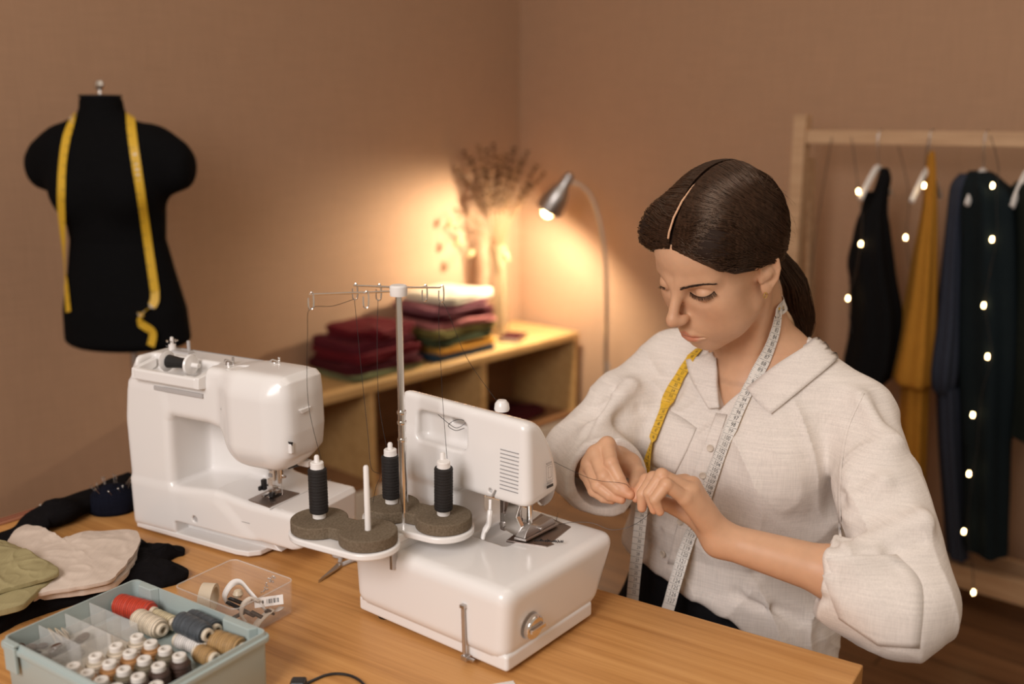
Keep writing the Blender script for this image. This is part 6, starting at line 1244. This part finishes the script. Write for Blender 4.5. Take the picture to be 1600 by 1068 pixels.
def strands(name, paths, r, m_, parent, sides=3, taper=0.35):
    Np, K, _ = paths.shape; T_ = np.gradient(paths, axis=1); T_ /= np.maximum(np.linalg.norm(T_, axis=2, keepdims=True), 1e-9)
    ref = np.broadcast_to(np.array((0.31, 0.21, 0.93)), T_.shape); U = np.cross(T_, ref); U /= np.maximum(np.linalg.norm(U, axis=2, keepdims=True), 1e-9); W = np.cross(T_, U)
    a = np.arange(sides)*2*PI/sides; rad = (np.asarray(r).reshape(-1, 1)*np.linspace(1, taper, K)[None, :])[:, :, None, None]
    V = paths[:, :, None, :]+rad*(np.cos(a)[None, None, :, None]*U[:, :, None, :]+np.sin(a)[None, None, :, None]*W[:, :, None, :])
    i = np.arange(Np)[:, None, None]; k = np.arange(K-1)[None, :, None]; j = np.arange(sides)[None, None, :]; idx = lambda k_, j_: (i*K+k_)*sides+(j_ % sides)
    Fq = np.stack([idx(k, j), idx(k, j+1), idx(k+1, j+1), idx(k+1, j)], -1).reshape(-1, 4); V = V.reshape(-1, 3)
    me = bpy.data.meshes.new(name); me.vertices.add(len(V)); me.vertices.foreach_set('co', (V-PO).astype(np.float32).ravel()); me.loops.add(Fq.size); me.loops.foreach_set('vertex_index', Fq.ravel().astype(np.int32))
    me.polygons.add(len(Fq)); me.polygons.foreach_set('loop_start', np.arange(0, Fq.size, 4, dtype=np.int32)); me.update(calc_edges=True); me.polygons.foreach_set('use_smooth', np.ones(len(Fq), bool)); me.materials.append(M[m_])
    o = bpy.data.objects.new(name, me); COL.objects.link(o); o.parent = parent; return o
mat('hair', (0.020, 0.0105, 0.0068), 0.33, spec=0.5, Specular_Tint=(1.0, 0.74, 0.55, 1))
hm = M['hair']; hv = noise_tex(hm, coords(hm, (260, 260, 40)), 1, 2); lk(hm, ramp(hm, hv, [(0.3, (0.017, 0.0082, 0.0048)), (0.7, (0.052, 0.025, 0.014))]), bsdf(hm).inputs['Base Color'])
hl8 = (-0.09, -0.13, -0.09), (0.09, 0.1, 0.15)
Vh, Fh, Nh = sdf_mesh(f_hair, hl8[0], hl8[1], 0.0026); mat('hair_under', (0.022, 0.011, 0.0065), 0.75, spec=0.2); hbase = sdf_obj('hair', [(Vh@HR+HC-PO, Fh, Nh@HR)], 'hair_under', ps)
hr = np.random.default_rng(21); NT = np.array((0, -0.108, -0.040)); allp = []
def bez(pts, K):
    S_ = spline([tuple(p) for p in pts], 6); A = np.array([tuple(p) for p in S_]); t = np.linspace(0, len(A)-1, K); i = np.minimum(t.astype(int), len(A)-2); f = (t-i)[:, None]; return A[i]*(1-f)+A[i+1]*f
for sd in (-1, 1):
    for k in range(2700):
        t = hr.random()**0.9; y0 = 0.093-t*0.175; j = lambda s_: hr.normal(0, s_)
        z0 = 0.046+0.106*math.sqrt(max(0.02, 1-((y0+0.016)/0.105)**2)); lo = 1-t
        p0 = (sd*(0.0022+abs(j(0.0004))), y0, z0); p1 = (sd*(0.052+0.006*t+j(0.002))*(1-hr.random()*max(0, t-0.55)*1.9), y0*0.70-0.006+j(0.003), np.interp(t, [0, 0.5, 1], [0.074, 0.122, 0.105])+j(0.006))
        kx = 1-hr.random()*max(0, t-0.5)*1.7; p2 = (sd*np.interp(t, [0, 0.5, 1], [0.083, 0.080, 0.060])*kx, -0.002*lo-0.085*t+j(0.004), np.interp(t, [0, 1], [0.028, 0.078])+j(0.006)); p3 = (sd*np.interp(t, [0, 1], [0.068, 0.040])*kx, -0.058*lo-0.102*t+j(0.003), 0.002*lo+0.026*t+j(0.004)); p4 = NT+np.array((sd*abs(j(0.008)), j(0.003), j(0.007)))
        allp.append(bez((p0, p1, p2, p3, p4), 16))
A = np.array(allp); sh = A.shape; Xs = to_surface(f_hair, A.reshape(-1, 3), 0.0, 4).reshape(sh); g_ = hr.random((sh[0], 1, 1))*0.0022; cen = np.array((0, -0.016, 0.03)); dirn = Xs-cen; dirn /= np.linalg.norm(dirn, axis=2, keepdims=True)
clump = 0.0014*np.sin(A[:, 8, 2]*260+A[:, 8, 1]*170)[:, None, None]*np.sin(np.linspace(0.2, PI-0.2, 16))[None, :, None]
Xs = Xs+dirn*(g_+clump+0.0010+0.0012*np.sin(np.linspace(0, PI, 16))[None, :, None]*hr.random((sh[0], 1, 1)))
strands('hair_strands', Xs@HR+HC, hr.uniform(0.0005, 0.0011, sh[0]), 'hair', hbase)
fly = []
for k in range(60):
    b = Xs[hr.integers(0, sh[0])]; n0 = hr.integers(2, 9); q = b[n0:n0+6]; o = (q-cen); o /= np.linalg.norm(o, axis=1, keepdims=True); fly.append(bez(q+o*(np.linspace(0, 1, len(q))**2*hr.uniform(0.004, 0.014))[:, None], 8))
strands('loose_hair', np.array(fly)@HR+HC, np.full(60, 0.00022), 'hair', hbase)
tw_ = [np.array(hw(NT)), np.array(at(1238, 432, Y=1.535)), np.array(at(1247, 470, Y=1.560)), np.array(at(1257, 502, Y=1.580)), np.array(at(1254, 535, Y=1.605))]; tp_ = []; pa = np.array((1, 0, 0.0)); pbx = np.array((0, 0.8, 0.6))
for k in range(700):
    a, q = hr.uniform(0, 2*PI), math.sqrt(hr.random()); off = pa*math.cos(a)*q+pbx*math.sin(a)*q; tp_.append(bez([w+off*rr_+hr.normal(0, 0.0012, 3) for w, rr_ in zip(tw_, (0.014, 0.020, 0.021, 0.016, 0.006))], 12))
strands('ponytail', np.array(tp_), hr.uniform(0.0007, 0.0013, 700), 'hair', ps)
mat('brow', (0.040, 0.020, 0.012), 0.6, spec=0.3)
# brows, lashes, lash line
def face(px, py, off=0.0006): return sight(f_upper, lambda q: q, px, py, off, 2.0, 1.15)
for line in ([(1062, 451.5), (1075, 448.5), (1088, 446), (1102, 444.5), (1117, 444.5)], [(1016.5, 423), (1019.5, 429), (1024, 434.5), (1029, 439)]):
    L = spline([(x, y, 0) for x, y in line], 8); out = []; req = []
    for i in range(len(L)-1):
        for k in range(9):
            f_ = i/(len(L)-1); w = 2.1*(1-f_*0.75); q = L[i].lerp(L[i+1], hr.random()); dx, dy = hr.uniform(3, 6), -hr.uniform(0.3, 2.2)
            if line[0][0] < 1050: dx, dy = hr.uniform(-1.5, 1.0), -hr.uniform(2, 4)
            y_ = q.y+hr.uniform(-w, w); req += [(q.x, y_, 0.0003), (q.x+dx*0.5, y_+dy*0.6, 0.0010), (q.x+dx, y_+dy*0.8, 0.0006)]
    g3 = vsight(f_upper, req, 2.0, 1.15)
    for i in range(0, len(g3), 3):
        if all(g3[i:i+3]): out.append(bez(g3[i:i+3], 5))
    if out: strands('eyebrow', np.array(out), np.full(len(out), 0.00026), 'brow', ps)
for line, dn in (([(1078.5, 456.5), (1083, 460), (1089, 463), (1096, 464), (1104, 463), (1111, 459.5), (1116, 455)], (1.4, 7.0)), ([(1022, 441.5), (1027, 444.5), (1033, 447.5), (1039, 450)], (-4.0, 3.5))):
    L = [p for p in vsight(f_upper, [(p.x, p.y, 0.0002) for p in spline([(x, y, 0) for x, y in line], 6)], 2.0, 1.15) if p]; bm = BM(); tube(bm, [p-POv for p in L], 0.00075, 6); ll = obj('lash_line', bm, 'hair', ps); out = []; req = []
    for q in spline([(x, y, 0) for x, y in line], 8):
        for k in range(2):
            fr_ = (q.x-line[0][0])/(line[-1][0]-line[0][0]); sx_ = dn[0]+(fr_-0.4)*5+hr.normal(0, 0.6); sy_ = dn[1]*hr.uniform(0.75, 1.1); req += [(q.x, q.y, 0.0004), (q.x+sx_*0.5, q.y+sy_*0.55, 0.0022), (q.x+sx_, q.y+sy_, 0.0042)]
    g3 = vsight(f_upper, req, 2.0, 1.15)
    for i in range(0, len(g3), 3):
        if all(g3[i:i+3]): out.append(bez(g3[i:i+3], 6))
    if out: strands('eyelashes', np.array(out), np.full(len(out), 0.00030), 'hair', ps)
ep = face(1196, 461, 0.002)
if ep:
    bm = BM(); tube(bm, [ep-POv+Vector((0.0036*math.cos(a)*0.8, 0.0036*math.cos(a)*0.5, 0.0036*math.sin(a))) for a in [2*PI*k/18 for k in range(18)]], 0.0009, 6, True); obj('earring', bm, 'brass', ps)
# ---------------------------------------------------------------- measuring tape round the neck
tg = thing('measuring_tape', 'white and yellow measuring tape hung around the neck of the seated person', 'measuring tape', (0.36, 1.575, 0))
def px_path(pix, n=5): return [tuple(p)[:2] for p in spline([(x, y, 0) for x, y in pix], n)]
rp = [hit(x, y, 0.0035) for x, y in px_path([(1216, 486), (1212, 515), (1197, 556), (1167, 612), (1142, 668), (1122, 718), (1105, 766), (1092, 806), (1078, 838)], 6)]; rp = [p for p in rp if p]
for k in (1, 2, 3):                                        # keep the strip smooth over the folds
    rp = [rp[0]]+[(rp[i-1]+rp[i]*2+rp[i+1])/4 for i in range(1, len(rp)-1)]+[rp[-1]]
yE = rp[-1].y-0.004; rp += [at(x, y, Y=yE-0.006*i) for i, (x, y) in enumerate(((1068, 866), (1060, 893), (1052, 920), (1046, 943), (1040, 962)))]
def round_neck(p0, p1, n, zc_):
    c = Vector((NB[0]-0.004, NB[1]+0.004, 0)); a0 = math.atan2(p0.y-c.y, p0.x-c.x); a1 = math.atan2(p1.y-c.y, p1.x-c.x)
    while a1 < a0: a1 += 2*PI
    out = []
    for k in range(1, n):
        t = k/n; a = a0+(a1-a0)*t; z_ = p0.z*(1-t)+p1.z*t+zc_*math.sin(PI*t); d = Vector((math.cos(a), math.sin(a), 0)); p = Vector((c.x, c.y, z_))+d*0.20
        for _ in range(200):
            v = float(f_all(np.array([p], np.float32))[0])-0.003
            if v < 0.0003: break
            p = p-d*max(v*0.6, 0.0003)
        out.append(p)
    return out
lp = [hit(x, y, 0.0045) for x, y in px_path([(1086, 551), (1068, 578), (1050, 610), (1035, 645), (1020, 684)], 6)]; lp = [p for p in lp if p]; lp = [lp[0]]+[(lp[i-1]+lp[i]*2+lp[i+1])/4 for i in range(1, len(lp)-1)]+[lp[-1]]
PL = Vector((NB[0]-TL[0]*0.2+TF[0]*0.05, NB[1]-TL[1]*0.2+TF[1]*0.05, 1.098)); bk_ = round_neck(rp[0], PL, 12, 0.030)
rp = bk_[5::-1]+rp
rp = spline(rp, 4); seg = [0]
for i in range(len(rp)-1): seg.append(seg[-1]+(rp[i+1]-rp[i]).length)
def nrm(p, prev): 
    v = float(f_all(np.array([p], np.float32))[0])
    return ngrad(f_all, p, 0.006) if abs(v) < 0.02 else prev
ns = []; prev = Vector((-0.5, -0.8, 0.2))
for p in rp: prev = (nrm(p, prev)+prev*1.5).normalized(); ns.append(prev)
TW = 0.0195; bm = BM(); strip(bm, [p-POv for p in rp], ns, TW, 0.0006, 0, 1)
def on_tape(s, w, h=0.0002):
    i = max(0, min(len(rp)-2, next((j for j in range(len(seg)-1) if seg[j+1] >= s), len(seg)-2))); t = (s-seg[i])/max(seg[i+1]-seg[i], 1e-9); p = rp[i].lerp(rp[i+1], t); tt = (rp[i+1]-rp[i]).normalized(); n_ = (ns[i].lerp(ns[i+1], t)); n_ = (n_-tt*tt.dot(n_)).normalized(); return p+tt.cross(n_)*w+n_*(0.0006+h)-POv
def seg_at(px, py):
    o = Vector((0, 0, H)); d = (at(px, py, Y=1.0)-o).normalized(); return min(range(len(rp)), key=lambda i: ((rp[i]-o)-d*((rp[i]-o).dot(d))).length)
s83, s100 = seg[seg_at(1212, 515)], seg[seg_at(1133, 683)]; st = (s100-s83)/17
for n_ in range(78, 128):
    s_ = s83+(n_-83)*st
    if s_ < 0.02 or s_ > seg[-1]-0.004: continue
    sg_ = on_tape(s_, 0.001)-on_tape(s_, -0.001); flip = 1 if sg_.x > 0 else -1
    put_text(bm, str(n_), 0.0068, lambda u, v: on_tape(s_-v, flip*(u+0.0018)), 2, 0.80)
    for (w0, w1, ds) in ((-0.0097, 0.0097, st/2), (-0.0097, -0.0062, 0.0), (-0.0097, -0.0078, st/4), (-0.0097, -0.0078, -st/4)):
        q = [on_tape(s_+ds, flip*w0), on_tape(s_+ds, flip*w1), on_tape(s_+ds+0.00042, flip*w1), on_tape(s_+ds+0.00042, flip*w0)]; bm.faces.new([bm.verts.new(p) for p in q]).material_index = 2
yl = lp[-1].y-0.006; lf2 = [at(x, y, Y=yl-0.002*i) for i, (x, y) in enumerate(((1011, 722), (1005, 770), (1000, 820), (995, 868), (991, 905), (988, 940)))]
lq = spline(bk_[5:]+lp[::3]+lf2, 5); ln = []; prev = Vector((-0.6, -0.6, 0.4))
for p in lq:
    prev = (nrm(p, prev)+prev*1.5).normalized(); ln.append(prev)
nf = len(lq); yaw = lambda i: 0
for i, p in enumerate(lq):
    if p.z < lp[-1].z: f_ = min(1, (lp[-1].z-p.z)/0.10); ln[i] = (Vector((-0.97, 0.1, 0))*(1-f_)+Vector((-0.35, -0.93, 0))*f_).normalized()
strip(bm, [p-POv for p in lq], ln, TW, 0.0006, 1, 1); sl_ = [0]
for i in range(nf-1): sl_.append(sl_[-1]+(lq[i+1]-lq[i]).length)
def on_left(s, w, h=0.0002):
    i = max(0, min(nf-2, next((j for j in range(nf-1) if sl_[j+1] >= s), nf-2))); t = (s-sl_[i])/max(sl_[i+1]-sl_[i], 1e-9); tt = (lq[i+1]-lq[i]).normalized(); n_ = ln[i].lerp(ln[i+1], t); n_ = (n_-tt*tt.dot(n_)).normalized(); return lq[i].lerp(lq[i+1], t)+tt.cross(n_)*w+n_*(0.0006+h)-POv
k = 0; s_ = 0.02
while s_ < sl_[-1]-0.01:
    z_ = on_left(s_, 0).z; put_text(bm, str(74-k if k < 60 else 20), 0.0056, lambda u, v: on_left(s_-v, -(u+0.0018)), 2, 0.72)
    q = [on_left(s_+st/2, -0.0097), on_left(s_+st/2, 0.0097), on_left(s_+st/2+0.0005, 0.0097), on_left(s_+st/2+0.0005, -0.0097)]; bm.faces.new([bm.verts.new(p) for p in q]).material_index = 2; s_ += st; k += 1
o_t = obj('tape_strip', bm, ['tape_white', 'tape_yellow', 'ink'], tg, smooth=False)
for pl_ in o_t.data.polygons:                              # the free end of the left side shows the white face again
    if pl_.material_index == 1 and pl_.center.z < lp[-1].z-0.10 and pl_.center.x < rp[-1].x-POv.x-0.03: pl_.material_index = 0
# thread between the machine and both hands
a_ = SGF.tw((0.165, 0.055, 0.228)); h1 = at(986, 767, Y=1.292); thread('sewing_thread', 'dark thread stretched from the overlock machine to the fingers', [a_, a_.lerp(h1, 0.5)+Vector((0, 0, -0.004)), at(975, 755, Y=1.288), h1, at(996, 777, Y=1.286)], 0.00030)
thread('sewing_thread', 'dark thread looping down from the fingers to the overlock machine table', [at(998, 779, Y=1.285), at(1014, 795, Y=1.287), at(1010, 806, Y=1.29), at(985, 822, Y=1.30), at(955, 827, Y=1.305), SGF.tw((0.235, 0.035, 0.1205)), SGF.tw((0.225, 0.060, 0.1185)), SGF.tw((0.205, 0.075, 0.1185)), SGF.tw((0.222, 0.088, 0.1185)), SGF.tw((0.238, 0.098, 0.1185))], 0.00032)
# stool
so_ = thing('stool', 'round wooden stool under the seated person behind the table', 'stool', (0.36, 1.575, 0), 0.4)
bm = BM(); lathe(bm, [(0, 0.405), (0.160, 0.405), (0.170, 0.412), (0.170, 0.428), (0.162, 0.436), (0, 0.4365)], 48); obj('seat', bm, 'shelf_wood', so_)
for k in range(4):
    a = PI/2*k+PI/4; bm = BM(); tube(bm, [(0.105*math.cos(a), 0.105*math.sin(a), 0.406), (0.155*math.cos(a), 0.155*math.sin(a), 0.002)], [0.017, 0.013], 12); obj('leg', bm, 'shelf_wood', so_)
bm = BM(); tube(bm, [(0.128*math.cos(2*PI*k/40), 0.128*math.sin(2*PI*k/40), 0.20) for k in range(40)], 0.007, 8, True); obj('ring_stretcher', bm, 'shelf_wood', so_)
# ================================================================ camera, light, colour
cam = bpy.data.cameras.new('camera'); co = bpy.data.objects.new('camera', cam); COL.objects.link(co)
cam.sensor_width = 36; cam.lens = F/1600*36; co.location = (0, 0, H); co.rotation_euler = (PI/2-PITCH, 0, 0)
cam.clip_start = 0.05; cam.dof.use_dof = True; cam.dof.focus_distance = 1.40; cam.dof.aperture_fstop = 2.2
SC.camera = co
def lamp(name, kind, loc, energy, col, size=None, target=None, **k):
    l = bpy.data.lights.new(name, kind); l.energy = energy; l.color = col
    if size is not None:
        if kind == 'AREA': l.size = size
        else: l.shadow_soft_size = size
    for a, v in k.items(): setattr(l, a, v)
    o = bpy.data.objects.new(name, l); COL.objects.link(o); o.location = loc
    if target is not None: o.rotation_euler = (Vector(target)-Vector(loc)).to_track_quat('-Z', 'Y').to_euler()
    return o
lamp('key_lamp', 'AREA', (-1.15, -0.75, 2.20), 52, (1.0, 0.94, 0.925), 1.2, (0.1, 1.6, 0.8))
lamp('ceiling_lamp', 'AREA', (0.6, 1.6, 2.65), 6, (1.0, 0.87, 0.75), 1.2, (0.6, 1.7, 0))
wp = LP+HD+hd*0.182
lamp('desk_lamp_bulb', 'SPOT', wp, 38, (1.0, 0.86, 0.64), 0.022, wp+hd, spot_size=R(176), spot_blend=0.5)
w = bpy.data.worlds.new('world'); SC.world = w; w.use_nodes = True
w.node_tree.nodes['Background'].inputs['Color'].default_value = (1.0, 0.80, 0.62, 1); w.node_tree.nodes['Background'].inputs['Strength'].default_value = 0.43
SC.view_settings.view_transform = 'Standard'; SC.view_settings.look = 'None'; SC.view_settings.gamma = 1; SC.view_settings.exposure = 0.0
SC.view_settings.use_curve_mapping = False
